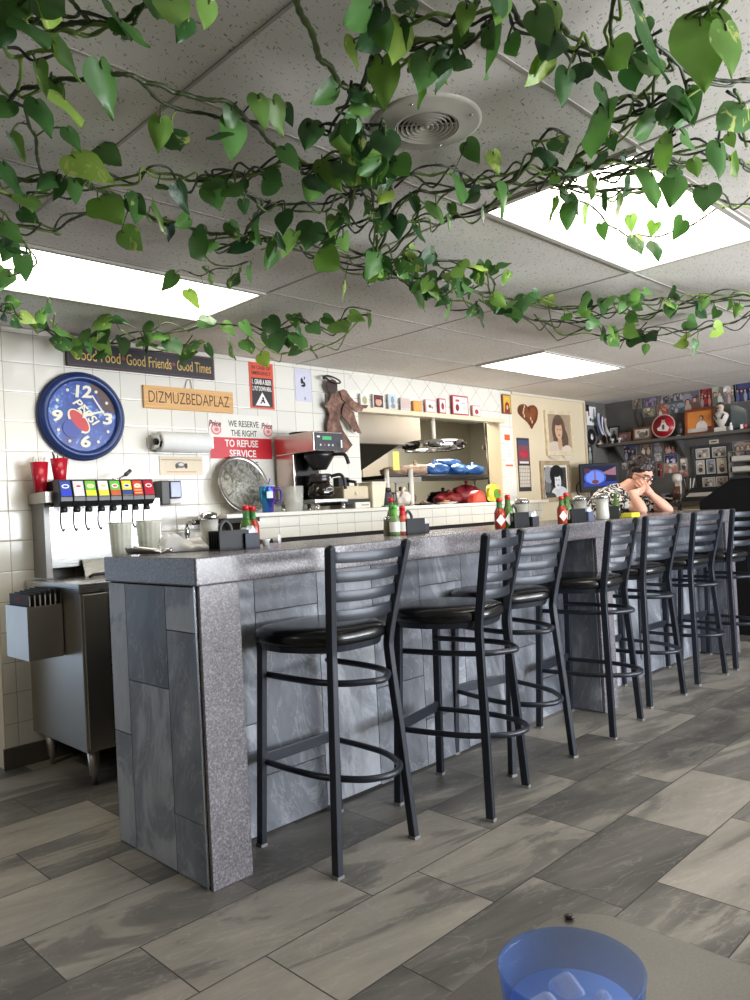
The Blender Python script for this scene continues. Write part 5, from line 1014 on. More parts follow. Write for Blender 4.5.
for k in range(7): a = k*.9; MB().cyl((.015*math.cos(a), .015*math.sin(a), .05), (.055*math.cos(a), .055*math.sin(a), .22+.01*(k % 3)), .006, [M((206, 200, 190), .4), M((90, 40, 44), .4), BLACK][k % 3], n=7).build('pen', t)
for k, (px, m, nm) in enumerate(((660, M((190, 186, 80), .5), 'yellow green packet on the side counter beside the woman'), (667, M((120, 120, 140), .5), 'grey box on the side counter beside the woman'), (671, DKB, 'dark box on the side counter left of the mixer'))):
    o = MB(); hgt = (.06, .09, .075)[k]; o.box((-.045, -.03, 0), (.045, .03, hgt), m); o.rect(0, hgt*.5, .05, .015, -.0301, M((214, 210, 200), .5)); tag(o.build('small_box', None, (7.22, at(px, 493, 0, 7.22).y, CZ2), RW_, bevel=.003), nm, 'box', 'boxes on the side counter')
t = thing('black_cable_stand', 'black cable hanging down the pale side counter front', 'cable', (0, 0, 0)); q = [at(677, 498, 0, 7.06), at(681, 505, 0, 7.05), at(677, 512, 0, 7.05)]; MB().tube(smooth_path(q, 5), .010, BLACK, 7).build('cord', t); MB().tube(smooth_path([at(674, 500, 0, 7.055), at(678, 506, 0, 7.045), at(683, 513, 0, 7.045)], 5), .010, BLACK, 7).build('cord', t)
t = thing('cover_box', 'pale blank box mounted on the side counter front', 'box', (7.085, at(692, 508, 0, 7.085).y, 1.02), RW_); MB().box((-.10, -.03, -.035), (.09, -.001, .035), M((226, 220, 208), .5)).build('cover', t, bevel=.004); MB().rect(-.0, 0, .14, .004, -.03, M((180, 174, 164), .5)).build('seam', t)
# register stand
t = thing('register_stand', 'large black sloping sided register stand beyond the counter end', 'counter', (0, 0, 0)); BK = M((13, 13, 14), .85, spec=.2)
pr = [at(699, 502, 0, 6.62), at(730, 479, 0, 6.62)]
y0, y1, z1 = pr[0].y, pr[1].y, pr[1].z
MB().add([(x, y, z) for x in (6.62, 6.98) for y, z in ((y0, 0), (y0, pr[0].z), (y1, z1), (1.75, z1), (1.75, 0))], [(0, 1, 2, 3, 4), (9, 8, 7, 6, 5)]+[(i, 5+i, 5+(i+1) % 5, (i+1) % 5) for i in range(5)], BK).build('body', t, bevel=.006)
MB().box((6.60, 1.73, z1-.004), (7.0, y1, z1+.012), M((28, 28, 30), .5)).build('top_edge', t, bevel=.003)

# ------------------------------------------------------------------ condiments on the bar counter
TOPZ = CZ+.0005
def on_counter(px, py): return at(px, py, 2, CZ)
def bottle(px, py, label, body, neck, cap, h=.165, r_=.026, diamond=True, lm=None):
    h *= .93; q = on_counter(px, py); t = thing('sauce_bottle', label, 'sauce bottle', (q.x, q.y, TOPZ), 0, 'sauce bottles on the bar counter')
    MB().lathe([(r_*.92, 0), (r_, .004), (r_, h*.50), (r_*.85, h*.58), (r_*.48, h*.70), (r_*.42, h*.86)], body, 22).build('body', t)
    MB().lathe([(r_*.62, h*.655), (r_*.54, h*.70), (r_*.48, h*.865), (r_*.3, h*.868)], neck, 18).build('neck_sleeve', t)
    MB().lathe([(r_*.52, h*.865), (r_*.52, h*.97), (r_*.40, h)], cap, 16).build('cap', t)
    l = MB(); T = Matrix.Rotation(math.radians(-45), 4, 'Z') @ Matrix.Translation((0, -r_-.0008, 0))
    if diamond: l.prism([(0, h*.08), (r_*.8, h*.27), (0, h*.46), (-r_*.8, h*.27)], -.001, .004, lm or M((228, 226, 220), .5), T)
    else: l.lathe([(r_+.0006, h*.12), (r_+.0006, h*.44)], lm or M((228, 226, 220), .5), 22, caps=False)
    l.build('label', t); return t
HOT, GRN, GRNC = M((160, 52, 34), .2), M((74, 108, 46), .2), M((54, 112, 58), .4); REDC = M((196, 36, 40), .35)
def shaker(px, py, label, h=.13, r_=.036, full=.7):
    q = on_counter(px, py); t = thing('sugar_shaker', label, 'sugar shaker', (q.x, q.y, TOPZ), 0, 'glass sugar shakers on the bar counter')
    MB().lathe([(r_*.85, 0), (r_, .01), (r_*.92, h*.5), (r_, h*.82), (r_*.9, h*.82), (r_*.84, h*.5), (r_*.9, .012)], PLA, 26, caps=False).build('glass', t)
    MB().lathe([(r_*.80, .004), (r_*.82, h*full)], M((232, 230, 224), .9), 22).build('sugar', t)
    MB().lathe([(r_*1.06, h*.80), (r_*1.08, h*.88), (r_*.8, h*.97), (r_*.2, h)], CHROME, 26).build('lid', t); return t
def caddy(px, py, label, slots=True, handle=True, w_=.13, d=.075, h=.075, packs=('w',), tail=True):
    q = on_counter(px, py); t = thing('condiment_caddy', label, 'condiment caddy', (q.x, q.y, TOPZ), 0, 'condiment caddies on the bar counter')
    CM = M((17, 18, 21), .42, spec=.22); b = MB(); b.box((0, 0, 0), (w_, d, .006), CM); b.box((0, 0, .006), (w_, .004, h), CM); b.box((0, d-.004, .006), (w_, d, h), CM); b.box((w_-.004, .004, .006), (w_, d-.004, h), CM)
    if slots:
        for k in range(5): b.box((0, .004+k*(d-.012)/4, .006), (.004, .008+k*(d-.012)/4, h), CM)
    else: b.box((0, .004, .006), (.004, d-.004, h), CM)
    b.box((w_*.45, .004, .006), (w_*.48, d-.004, h), CM); b.build('tray', t, bevel=.001)
    if handle:
        hp = smooth_path([(w_*.22, d/2, h*.9), (w_*.23, d/2, h*1.2), (w_*.40, d/2, h*1.48), (w_*.57, d/2, h*1.2), (w_*.58, d/2, h*.9)], 5); MB().tube(hp, .007, M((52, 54, 58), .4), 8).build('handle', t)
    for k in range(5):
        pm = [M((232, 232, 232), .7), M((226, 170, 190), .7), M((150, 190, 226), .7)][(k+len(packs)) % 3 if len(packs) > 1 else 0]
        o = MB(); o.cbox((0, 0, .034), (.004, .052, .064), pm); o.cbox((0, -.0262, .034), (.003, .0006, .030), M((150, 160, 190), .6)); x = w_*.54+k*.0095
        tag(o.build('sweetener_packet', None, (q.x+x, q.y+d/2, TOPZ+.0065)), 'paper packet in the '+label.replace('condiment ', '').replace(' with slotted end', '').replace(' with loop handle', '').replace(' with tall loop handle', '').replace(' lower portrait and television', ' lower portrait').replace('dark caddy with coloured packets', 'caddy'), 'sweetener packet', 'packets in the '+label)
    return t
def packet_box(px, py, label, m, w_=.065, d=.06, h=.06):
    q = on_counter(px, py); t = thing('packet_holder', label, 'packet holder', (q.x, q.y, TOPZ), 0, 'small packet holders on the bar counter'); b = MB()
    b.box((0, 0, 0), (w_, d, .005), m); b.box((0, 0, .005), (w_, .004, h), m); b.box((0, d-.004, .005), (w_, d, h), m); b.box((0, .004, .005), (.004, d-.004, h), m); b.box((w_-.004, .004, .005), (w_, d-.004, h), m); b.build('box', t, bevel=.001)
    n = MB(); n.prism([(.008, .006), (w_-.008, .006), (w_-.008, h+.012), (w_*.7, h+.028), (w_*.5, h+.010), (w_*.3, h+.022), (.008, h+.004)], .012, d-.012, M((214, 222, 236), .8)); n.build('napkins', t); return t
shaker(210.5, 550, 'glass sugar shaker with metal lid behind the caddy nearest the counter end', .15, .037)
caddy(220, 551.3, 'dark condiment caddy with slotted end nearest the counter end', w_=.135)
packet_box(246, 549.2, 'dark grey packet holder with a white napkin below the two red capped sauces', M((44, 50, 64), .45, spec=.25))
bottle(247.5, 547, 'green necked sauce with red cap, left of the pair nearest the counter end', GRN, GRNC, REDC, .185)
bottle(254, 546.5, 'orange red hot sauce with red cap, right of the pair nearest the counter end', HOT, GRNC, REDC, .18)
for k, (px, py, nm) in enumerate(((266, 546, 'small white creamer cup standing right of the napkin holder'), (274, 544.5, 'small white creamer cup lying on its side on the counter'))):
    q = on_counter(px, py); t = thing('creamer_cup', nm, 'creamer', (q.x, q.y, TOPZ), .6, 'creamer cups on the bar counter'); T = Matrix.Identity(4) if k == 0 else Matrix.Translation((0, 0, .021)) @ Matrix.Rotation(PI/2, 4, 'X')
    MB().lathe([(.012, 0), (.016, .022), (.020, .024), (.020, .026)], M((238, 238, 236), .4), 20, T).build('cup', t); MB().lathe([(.0195, .026), (.0195, .0268)], M((226, 226, 228), .3), 20, T).build('foil_lid', t)
q = on_counter(388, 535.5); t = thing('pepper_shaker', 'small glass pepper shaker left of the green sauce, middle left group', 'pepper shaker', (q.x, q.y, TOPZ)); MB().lathe([(.020, 0), (.022, .004), (.018, .06), (.018, .07)], M((120, 116, 92), .15), 18).build('glass', t); MB().lathe([(.019, .068), (.019, .082), (.008, .09)], CHROME, 18).build('lid', t)
bottle(395.5, 535.5, 'green sauce bottle with bright green cap and white label, middle left group', M((110, 140, 90), .25), M((90, 170, 60), .4), M((84, 176, 60), .4), .155, .026, False)
bottle(403.5, 535, 'pinkish red sauce bottle with white label beside the bright green cap', M((190, 84, 70), .25), REDC, REDC, .15, .027, False)
bottle(392.5, 533.5, 'green necked sauce with red cap behind the bright green capped bottle', GRN, GRNC, REDC, .20, .024)
caddy(407.5, 535, 'black condiment caddy with loop handle in the middle left group', w_=.13)
packet_box(423, 533, 'small dark packet holder with pale packets, middle left group', M((40, 40, 52), .5, spec=.25), .05, .05, .045)
bottle(500.5, 528.5, 'red hot sauce with white diamond label beside the green sauce at mid counter', HOT, GRNC, REDC, .165, .028)
bottle(509, 528, 'green sauce with red cap and white diamond label at mid counter', GRN, GRN, REDC, .18, .027)
shaker(523, 524.3, 'glass sugar shaker with metal lid behind the mid counter caddy', .15, .040)
caddy(515, 528, 'black condiment caddy with tall loop handle at mid counter', w_=.13)
packet_box(533, 526.5, 'small grey packet holder with pink packets at mid counter', M((44, 44, 52), .5, spec=.25), .06, .06, .05)
bottle(562.5, 523.5, 'red sauce with white label left of the far green sauce, front of the lower portrait', HOT, GRNC, REDC, .16, .026)
bottle(567.5, 523, 'green sauce with white diamond label in front of the lower portrait', GRN, GRN, REDC, .18, .028)
shaker(581, 520, 'glass sugar shaker behind the far caddy, under the television', .15, .042)
caddy(572, 523, 'black condiment caddy in front of the lower portrait and television', w_=.15, handle=True)
packet_box(589, 521.5, 'blue grey packet holder with pale packets under the television', M((80, 86, 108), .5, spec=.25), .06, .06, .055)
shaker(603, 519.5, 'tall glass sugar shaker standing alone between television and woman', .155, .040)
caddy(608, 519, 'dark caddy with coloured packets in front of the woman blouse', w_=.15, packs=('a', 'b'), handle=False)
bottle(616.5, 515.5, 'green sauce bottle standing in front of the woman blouse', GRN, GRN, GRNC, .17, .026)
q = on_counter(632, 517.5); o = MB().box((0, 0, 0), (.12, .07, .028), M((230, 214, 50), .6, bump=.4, scale=90)); tag(o.build('sponge', None, (q.x, q.y, TOPZ), .05, bevel=.004), 'bright yellow sponge on the counter before the woman elbow', 'sponge')
# pitchers, scoop and towel on the counter end
def pitcher(px, x, y, label, h, r_):
    t = thing('ribbed_pitcher', label, 'pitcher', (x, y, TOPZ), 0, 'ribbed clear pitchers'); n = 48
    vs, fs = [], []
    for r0, z in ((r_*.80, 0), (r_*.82, .006), (r_*1.0, h*.94), (r_*1.04, h)):
        for i in range(n): a = 2*PI*i/n; q = r0*(1+.035*math.cos(14*a)); vs.append((q*math.cos(a), q*math.sin(a), z))
    for k in range(3):
        for i in range(n): j = (i+1) % n; fs.append((k*n+i, k*n+j, (k+1)*n+j, (k+1)*n+i))
    fs.append(tuple(range(n))[::-1]); m = MB().add(vs, fs, PLB, True); o = m.build('body', t); so = o.modifiers.new('wall', 'SOLIDIFY'); so.thickness = .003; so.offset = -1
    MB().tube([(r_*1.05*math.cos(2*PI*i/40), r_*1.05*math.sin(2*PI*i/40), h) for i in range(40)], .003, PLA, 8, closed=True).build('rim', t)
    MB().tube(smooth_path([(r_*.7, r_*.72, h*.9), (r_*1.15, r_*1.15, h*.85), (r_*1.15, r_*1.15, h*.35), (r_*.62, r_*.65, h*.2)], 5), .007, PLA, 8).build('handle', t); return t
pitcher(116, 1.348, 2.715, 'clear ribbed plastic pitcher at the very left corner of the counter', .125, .042)
pitcher(146, 1.462, 2.712, 'clear ribbed plastic pitcher between the corner pitcher and the white towel', .128, .046)
t = thing('ice_scoop', 'flat shiny steel scoop with crumpled clear wrap at the counter corner', 'scoop', (1.385, 2.60, TOPZ), 2.3); s = MB(); n = 10; vs = []
for k in range(9):
    u = k/8
    for i in range(n+1): a = PI*(i/n); vs.append((-.06+.12*u, .042*math.cos(a)*(.5+.5*min(1, u*3)), .004+.030*(1-math.sin(a))*(.4+.6*u)))
s.add(vs, [(k*(n+1)+i, k*(n+1)+i+1, (k+1)*(n+1)+i+1, (k+1)*(n+1)+i) for k in range(8) for i in range(n)], STEELH, True); o = s.build('bowl', t); so = o.modifiers.new('wall', 'SOLIDIFY'); so.thickness = .002
MB().tube([(-.06, 0, .010), (-.10, 0, .016)], .008, CHROME, 8).build('handle', t)
def cloth(name, label, loc, dx, dy, h, m, seed, cat):
    rg = random.Random(seed); nx, ny = 44, 30; ph = [rg.uniform(0, 6) for _ in range(8)]; vs = []
    for j in range(ny+1):
        for i in range(nx+1):
            u, v = 2*i/nx-1, 2*j/ny-1; r = min(1, (u*u+v*v)**.5); e = max(0, 1-r**3.5)
            f = .62+.20*math.sin(4*u+2.2*v+ph[0])+.13*math.sin(6*v-3*u+ph[1])+.07*math.sin(10*u+5*v+ph[2])+.025*math.sin(17*u-11*v+ph[3])
            ed = 1+.10*math.sin(4*math.atan2(v, u)+ph[4])+.05*math.sin(9*math.atan2(v, u)+ph[5]); q = (u*u+v*v)**.5; mx_ = max(abs(u), abs(v)); k = (mx_/q if q > 1e-6 else 1)
            vs.append((u*k*dx/2*ed, v*k*dy/2*ed, .003+h*max(0, f)*max(0, 1-mx_**5)**.7))
    fs = [(j*(nx+1)+i, j*(nx+1)+i+1, (j+1)*(nx+1)+i+1, (j+1)*(nx+1)+i) for j in range(ny) for i in range(nx)]
    o = MB().add(vs, fs, m, True).build(name, None, loc, -.72); so = o.modifiers.new('wall', 'SOLIDIFY'); so.thickness = .003; return tag(o, label, cat)
cloth('towel', 'crumpled white cotton towel lying on the counter end', (1.565, 2.655, TOPZ), .235, .13, .072, M((242, 242, 243), .95), 5, 'towel')
cloth('plastic_wrap', 'crumpled clear plastic wrap between the scoop and the towel', (1.455, 2.625, TOPZ), .07, .06, .03, PLA, 8, 'wrapper')

# ------------------------------------------------------------------ woman leaning on the counter
SKN = NT('skin'); _a, _b, _c = SKN.obj(); SKN = SKN.out(SKN.mix(SKN.noise(SKN.vec(_a, _b, _c), 14, 4), lin((214, 156, 132)), lin((232, 180, 154))), .5)
def remesh(o, vox, it=5, fac=.5):
    m = o.modifiers.new('remesh', 'REMESH'); m.mode = 'VOXEL'; m.voxel_size = vox; m.use_smooth_shade = True
    s = o.modifiers.new('smooth', 'SMOOTH'); s.factor = fac; s.iterations = it; return o
def limb(mb, pts, rad, m):
    for (p, q), (a, b) in zip(zip(pts[:-1], pts[1:]), zip(rad[:-1], rad[1:])): mb.cyl(p, q, a, m, b, 14)
    for p, r_ in zip(pts, rad): mb.sphere(p, r_, m, 14)
HC = Vector((5.705, 2.735, 1.362)); HT = Matrix.Translation(HC) @ Matrix.Rotation(math.radians(-22), 4, 'Z') @ Matrix.Rotation(math.radians(24), 4, 'X') @ Matrix.Rotation(math.radians(8), 4, 'Y')
def hw_(x, y, z): return HT @ Vector((x, y, z))
PB = Vector((5.63, 3.10, 0))
woman = thing('person', 'woman with dark hair and patterned blouse resting her chin on both hands', 'person', PB)
def L(p): return Vector(p)-PB
b = MB()
def sph(c, r_, rz=None, ry=None, T=None): b.sphere(c, r_, SKN, 20, T, rz, ry)
TL = Matrix.Translation(-PB)
sph((0, .012, .022), .074, .098, .094, TL @ HT); sph((0, -.030, -.052), .056, .062, .058, TL @ HT); sph((0, -.066, -.088), .024, .02, .02, TL @ HT)
sph((0, -.088, -.018), .013, .022, .016, TL @ HT); sph((0, -.098, -.032), .012, .010, .012, TL @ HT); sph((-.032, -.064, -.030), .026, .024, .022, TL @ HT); sph((.032, -.064, -.030), .026, .024, .022, TL @ HT)
sph((0, -.076, .030), .046, .016, .014, TL @ HT); sph((0, -.082, -.058), .020, .010, .010, TL @ HT)
for s in (-1, 1): sph((s*.074, .006, -.008), .010, .030, .020, TL @ HT)
neck0, neck1 = L((5.645, 2.885, 1.245)), L(hw_(0, .02, -.05))
limb(b, [neck0, neck1], [.060, .054], SKN)
limb(b, [L((5.63, 3.12, .93)), L((5.63, 3.06, 1.05)), L((5.635, 2.97, 1.16)), L((5.64, 2.90, 1.225))], [.135, .125, .130, .085], SKN)
limb(b, [L((5.47, 2.915, 1.205)), L((5.64, 2.91, 1.215)), L((5.81, 2.91, 1.205))], [.060, .075, .060], SKN)
rs, re, rw = L((5.46, 2.905, 1.200)), L(at(642, 510, 1, 2.60)), L(at(632, 493.5, 1, 2.665))
ls, le, lw = L((5.82, 2.90, 1.200)), L(at(668, 510, 1, 2.555)), L(at(651, 494.5, 1, 2.64))
limb(b, [rs, rs.lerp(re, .5), re], [.056, .052, .041], SKN); limb(b, [re, re.lerp(rw, .35), rw], [.041, .043, .027], SKN)
limb(b, [ls, ls.lerp(le, .5), le], [.056, .052, .041], SKN); limb(b, [le, le.lerp(lw, .35), lw], [.041, .043, .027], SKN)
def hand(wr, d, n, side, curl):
    """palm along d, palm side faces n, thumb on +side"""
    d = d.normalized(); n = (n-d*n.dot(d)).normalized(); s = d.cross(n)*side
    for k in range(4):
        o = (k-1.5)*.0185; root = wr+d*(.078-.004*abs(k-1.4))+s*(-o); b.cyl(wr+s*(-o*.6), root, .015, SKN, .0115, 10); b.sphere(root, .0115, SKN, 10)
        p, a = root, 0; ln = (.040, .046, .043, .034)[k]
        for j, f in enumerate((1, .62, .48)):
            a += curl*(.35+.35*j); q = p+(d*math.cos(a)+n*math.sin(a)-s*(k-1.5)*.10)*ln*f; b.cyl(p, q, .0095-.001*j, SKN, .0085-.001*j, 9); b.sphere(q, .0086-.001*j, SKN, 9); p = q
    b.sphere(wr+d*.04, .030, SKN, 14, None)
    p = wr+d*.022+s*.026; q = p+(d*.55+s*.70+n*.25).normalized()*.038; r_ = q+(d*.85+s*.25+n*.35).normalized()*.030
    b.cyl(p, q, .0135, SKN, .011, 10); b.sphere(q, .011, SKN, 10); b.cyl(q, r_, .0105, SKN, .0085, 10); b.sphere(r_, .0085, SKN, 10)
hand(rw, L(at(643.5, 491, 1, 2.625))-rw, L(HC)-rw+Vector((0, 0, .03)), -1, .45)
hand(lw, L(at(644.5, 488, 1, 2.66))-lw, L(HC)-lw, 1, .55)
for s in (-1, 1):
    limb(b, [L((5.63+s*.09, 3.12, .90)), L((5.63+s*.10, 3.09, .50)), L((5.63+s*.10, 3.14, .09))], [.095, .062, .042], SKN); limb(b, [L((5.63+s*.10, 3.15, .045)), L((5.63+s*.105, 2.98, .035))], [.042, .032], SKN)
body = remesh(b.build('body', woman), .0065, 4)
c = MB(); CL = mat_shirt()
limb(c, [L((5.63, 3.13, .86)), L((5.63, 3.10, 1.0)), L((5.635, 2.985, 1.14)), L((5.64, 2.925, 1.20))], [.168, .152, .155, .118], CL)
limb(c, [L((5.465, 2.92, 1.200)), L((5.64, 2.92, 1.218)), L((5.815, 2.92, 1.200))], [.074, .090, .074], CL)
limb(c, [rs, rs.lerp(re, .62)], [.074, .066], CL); limb(c, [ls, ls.lerp(le, .62)], [.074, .066], CL)
remesh(c.build('blouse', woman), .009, 4)['label'] = 'black and white patterned blouse'
c = MB(); TR = M((40, 40, 48), .8)
c.sphere(L((5.63, 3.13, .90)), .165, TR, 18, rz=.13)
for s in (-1, 1): limb(c, [L((5.63+s*.09, 3.12, .88)), L((5.63+s*.10, 3.09, .50)), L((5.63+s*.10, 3.14, .12))], [.112, .078, .062], TR)
remesh(c.build('trousers', woman), .012, 4)
c = MB(); SH = M((24, 24, 26), .5)
for s in (-1, 1):
    c = MB(); limb(c, [L((5.63+s*.10, 3.17, .055)), L((5.63+s*.10, 3.06, .048)), L((5.63+s*.105, 2.96, .042))], [.054, .047, .041], SH); remesh(c.build('shoe', woman), .008, 3)
HR = NT('dark_brown_hair'); _a, _b, _c = HR.obj(); _n = HR.noise(HR.vec(HR.math('MULTIPLY', _a, 60), HR.math('MULTIPLY', _b, 60), HR.math('MULTIPLY', _c, 18)), 1, 4); HR.bump(_n, .8, .01); HR = HR.out(HR.ramp(_n, [(.3, lin((20, 13, 14))), (.7, lin((54, 34, 32)))]), .42)
c = MB(); hT = TL @ HT; rg = random.Random(11)
c.sphere((0, .034, .048), .088, HR, 22, hT, .092, .096); c.sphere((0, .062, -.010), .074, HR, 18, hT, .084, .060)
for k in range(70):
    a = rg.uniform(0, 2*PI); e = rg.uniform(-.25, 1.35); x, y, z = .084*math.cos(a)*math.cos(e), .038+.094*math.sin(a)*math.cos(e), .046+.092*math.sin(e)
    if y < -.035 and z < .055: continue
    c.sphere((x, y, z), rg.uniform(.016, .027), HR, 8, hT)
for k in range(26):
    x = rg.uniform(-.068, .068); c.sphere((x, -.056+abs(x)*.40+rg.uniform(-.008, .012), .070-abs(x)*.30+rg.uniform(-.012, .030)), rg.uniform(.011, .019), HR, 8, hT)
for k in range(64):
    a = rg.uniform(0, 2*PI); e = rg.uniform(-.1, 1.3); x, y, z = .101*math.cos(a)*math.cos(e), .040+.108*math.sin(a)*math.cos(e), .048+.108*math.sin(e)
    if y < -.03 and z < .06: continue
    c.sphere((x, y, z), rg.uniform(.010, .017), HR, 8, hT)
for s in (-1, 1):
    for z in (.03, .0, -.025): c.sphere((s*.078, .018, z), .018, HR, 10, hT)
remesh(c.build('hair', woman), .0062, 1, .4)['label'] = 'short tousled dark brown hair'
gl = MB(); GM = M((30, 24, 26), .3)
for s in (-1, 1):
    gl.tube([TL @ HT @ Vector((s*.031+.026*math.cos(2*PI*i/22), -.100+.010*abs(math.cos(2*PI*i/22))*(1 if s*math.cos(2*PI*i/22) > 0 else 0), .004+.019*math.sin(2*PI*i/22))) for i in range(22)], .0028, GM, 6, closed=True)
    gl.tube([TL @ HT @ Vector((s*.057, -.090, .010)), TL @ HT @ Vector((s*.079, -.03, .010)), TL @ HT @ Vector((s*.080, .012, .004))], .0026, GM, 6)
gl.tube([TL @ HT @ Vector((-.006, -.104, .008)), TL @ HT @ Vector((0, -.106, .011)), TL @ HT @ Vector((.006, -.104, .008))], .0026, GM, 6); gl.build('eyeglasses', woman)
for s in (-1, 1):
    e = MB(); e.sphere((s*.031, -.078, .002), .0115, M((226, 220, 214), .3), 12, hT); e.sphere((s*.031, -.087, -.002), .0052, M((50, 34, 28), .3), 10, hT); e.build('eye', woman)
    MB().tube([hT @ Vector((s*.012, -.094, .028)), hT @ Vector((s*.032, -.090, .034)), hT @ Vector((s*.052, -.078, .027))], .0042, M((58, 40, 36), .7), 6).build('eyebrow', woman)
e = MB(); e.sphere((0, -.092, -.055), .020, M((176, 96, 90), .5), 12, hT, .0055, .006); e.sphere((0, -.091, -.063), .017, M((182, 104, 98), .5), 12, hT, .006, .006); e.build('lips', woman)

# ------------------------------------------------------------------ near table, water glass
TBL = mat_table(); t = thing('dining_table', 'grey laminate table with a rounded corner in the near foreground', 'table', (.12, .08, 0))
def rrect(x0, x1, y0, y1, r_, n=10):
    o = []
    for cx, cy, a0 in ((x1-r_, y1-r_, 0), (x0+r_, y1-r_, 90), (x0+r_, y0+r_, 180), (x1-r_, y0+r_, 270)):
        for k in range(n+1): a = math.radians(a0+90*k/n); o.append((cx+r_*math.cos(a), cy+r_*math.sin(a)))
    return o
ol = rrect(-.52-.12, .730-.12, -.28-.08, .458-.08, .065); n = len(ol)
def slab(ol, z0, z1, m): n = len(ol); return MB().add([(x, y, z0) for x, y in ol]+[(x, y, z1) for x, y in ol], [tuple(range(n))[::-1], tuple(n+i for i in range(n))]+[(i, (i+1) % n, n+(i+1) % n, n+i) for i in range(n)], m)
slab(ol, .722, .75, TBL).build('top', t, bevel=.002); ol2 = [(x*1.003, y*1.005) for x, y in ol]
slab(ol2, .724, .747, M((40, 38, 36), .5)).build('edge_band', t)
MB().lathe([(.035, .03), (.035, .70), (.11, .722)], BLACK, 24).build('column', t)
for a in range(4): MB().add([(0, -.03, .0), (.30, -.022, .0), (.30, .022, .0), (0, .03, .0), (0, -.03, .06), (.30, -.022, .02), (.30, .022, .02), (0, .03, .06)], [(3, 2, 1, 0), (4, 5, 6, 7), (0, 1, 5, 4), (1, 2, 6, 5), (2, 3, 7, 6), (3, 0, 4, 7)], BLACK, False, Matrix.Rotation(a*PI/2+.4, 4, 'Z')).build('base_foot', t)
BG = mat_thin('blue_clear_plastic', (224, 235, 252), (104, 156, 238), .145, .06)
gx, gy, gz = .412, .262, .7505; t = thing('water_glass', 'blue clear plastic tumbler of iced water on the near table', 'glass', (gx, gy, gz))
HG = .148
MB().lathe([(.030, 0), (.032, .002), (.0375, HG*.5), (.0445, HG-.003), (.0452, HG-.001), (.0440, HG), (.0422, HG-.003), (.0408, HG-.024), (.0404, HG-.026), (.0345, HG*.5), (.029, .008), (.001, .007)], BG, 64, caps=False).build('tumbler', t)
MB().lathe([(.030, 0.0), (.001, 0.0)], BG, 48, caps=False).build('bottom', t)
WT = mat_thin('ice_water', (222, 234, 252), (190, 214, 250), .42, .05)
WL = HG-.025; MB().lathe([(.0285, .0095), (.0337, HG*.5), (.0387, WL), (.0005, WL)], WT, 48).build('water', t)
ICE = mat_thin('clear_ice', (240, 245, 254), (232, 240, 252), .40, .08)
rg = random.Random(4)
for k, (x, y, sz, nm) in enumerate(((-.014, .010, .023, 'ice cube floating at the left rear of the blue glass'), (.013, .012, .022, 'ice cube floating at the right rear of the blue glass'), (.002, -.014, .024, 'ice cube floating at the front of the blue glass'), (.021, -.009, .015, 'small ice piece floating by the right wall of the blue glass'), (-.022, -.009, .016, 'small ice piece floating by the left wall of the blue glass'))):
    R_ = Euler((rg.uniform(-.4, .4), rg.uniform(-.4, .4), rg.uniform(0, 3))).to_matrix().to_4x4(); o = MB().cbox((0, 0, 0), (sz, sz*.9, sz*.8), ICE, R_).build('ice_cube', None, (gx+x, gy+y, gz+WL-.004), bevel=.006, seg=4); tag(o, nm, 'ice', 'ice in the blue glass')
q = at(569, 917, 2, .752); o = MB().lathe([(.0035, 0), (.0055, .001), (.0055, .003), (.0035, .004)], M((70, 64, 60), .3, .7), 6); tag(o.build('metal_nut', None, (q.x, q.y, .7505)), 'tiny dark metal nut lying at the rounded table corner', 'nut')

# ------------------------------------------------------------------ hanging pothos vines
VZ = 2.135
_out = [(0, 0), (-.085, .10), (-.115, .22), (-.075, .345), (.03, .445), (.16, .49), (.32, .465), (.50, .375), (.67, .26), (.82, .15), (.93, .06), (1.0, .002)]
_mid = [0, .005, .02, .05, .10, .18, .32, .50, .67, .82, .93, 1.0]
def add_leaf(mb, B, T_, nrm, ratio, rg, dep_view):
    a = T_-B; ln = a.length
    if ln < 1e-4: return
    a.normalize(); n0 = (nrm-a*nrm.dot(a)).normalized(); rt = min(1, ratio/.72); ang = math.acos(rt)*rg.choice((-1, 1)); n = Matrix.Rotation(ang, 3, a) @ n0; s = a.cross(n).normalized()
    W_ = .76*ln; fold = rg.uniform(.10, .42); curl = rg.uniform(-.04, .12)*ln; side = rg.uniform(-.10, .10); rip = rg.uniform(0, 6); vs = []
    for (t, w), m in zip(_out, _mid):
        for v in (-1, -.55, 0, .55, 1):
            u = m+(t-m)*abs(v)**1.3; q = W_*w*v; z = -abs(q)*fold+.035*ln*math.sin(u*8+v*2.5+rip)*abs(v)
            vs.append(tuple(B+a*(u*ln)+s*(q+side*ln*u*u)+n*(z-curl*u*u)))
    fs = [(r*5+c, r*5+c+1, (r+1)*5+c+1, (r+1)*5+c) for r in range(11) for c in range(4)]
    mb.add(vs, fs, LEAF, True)
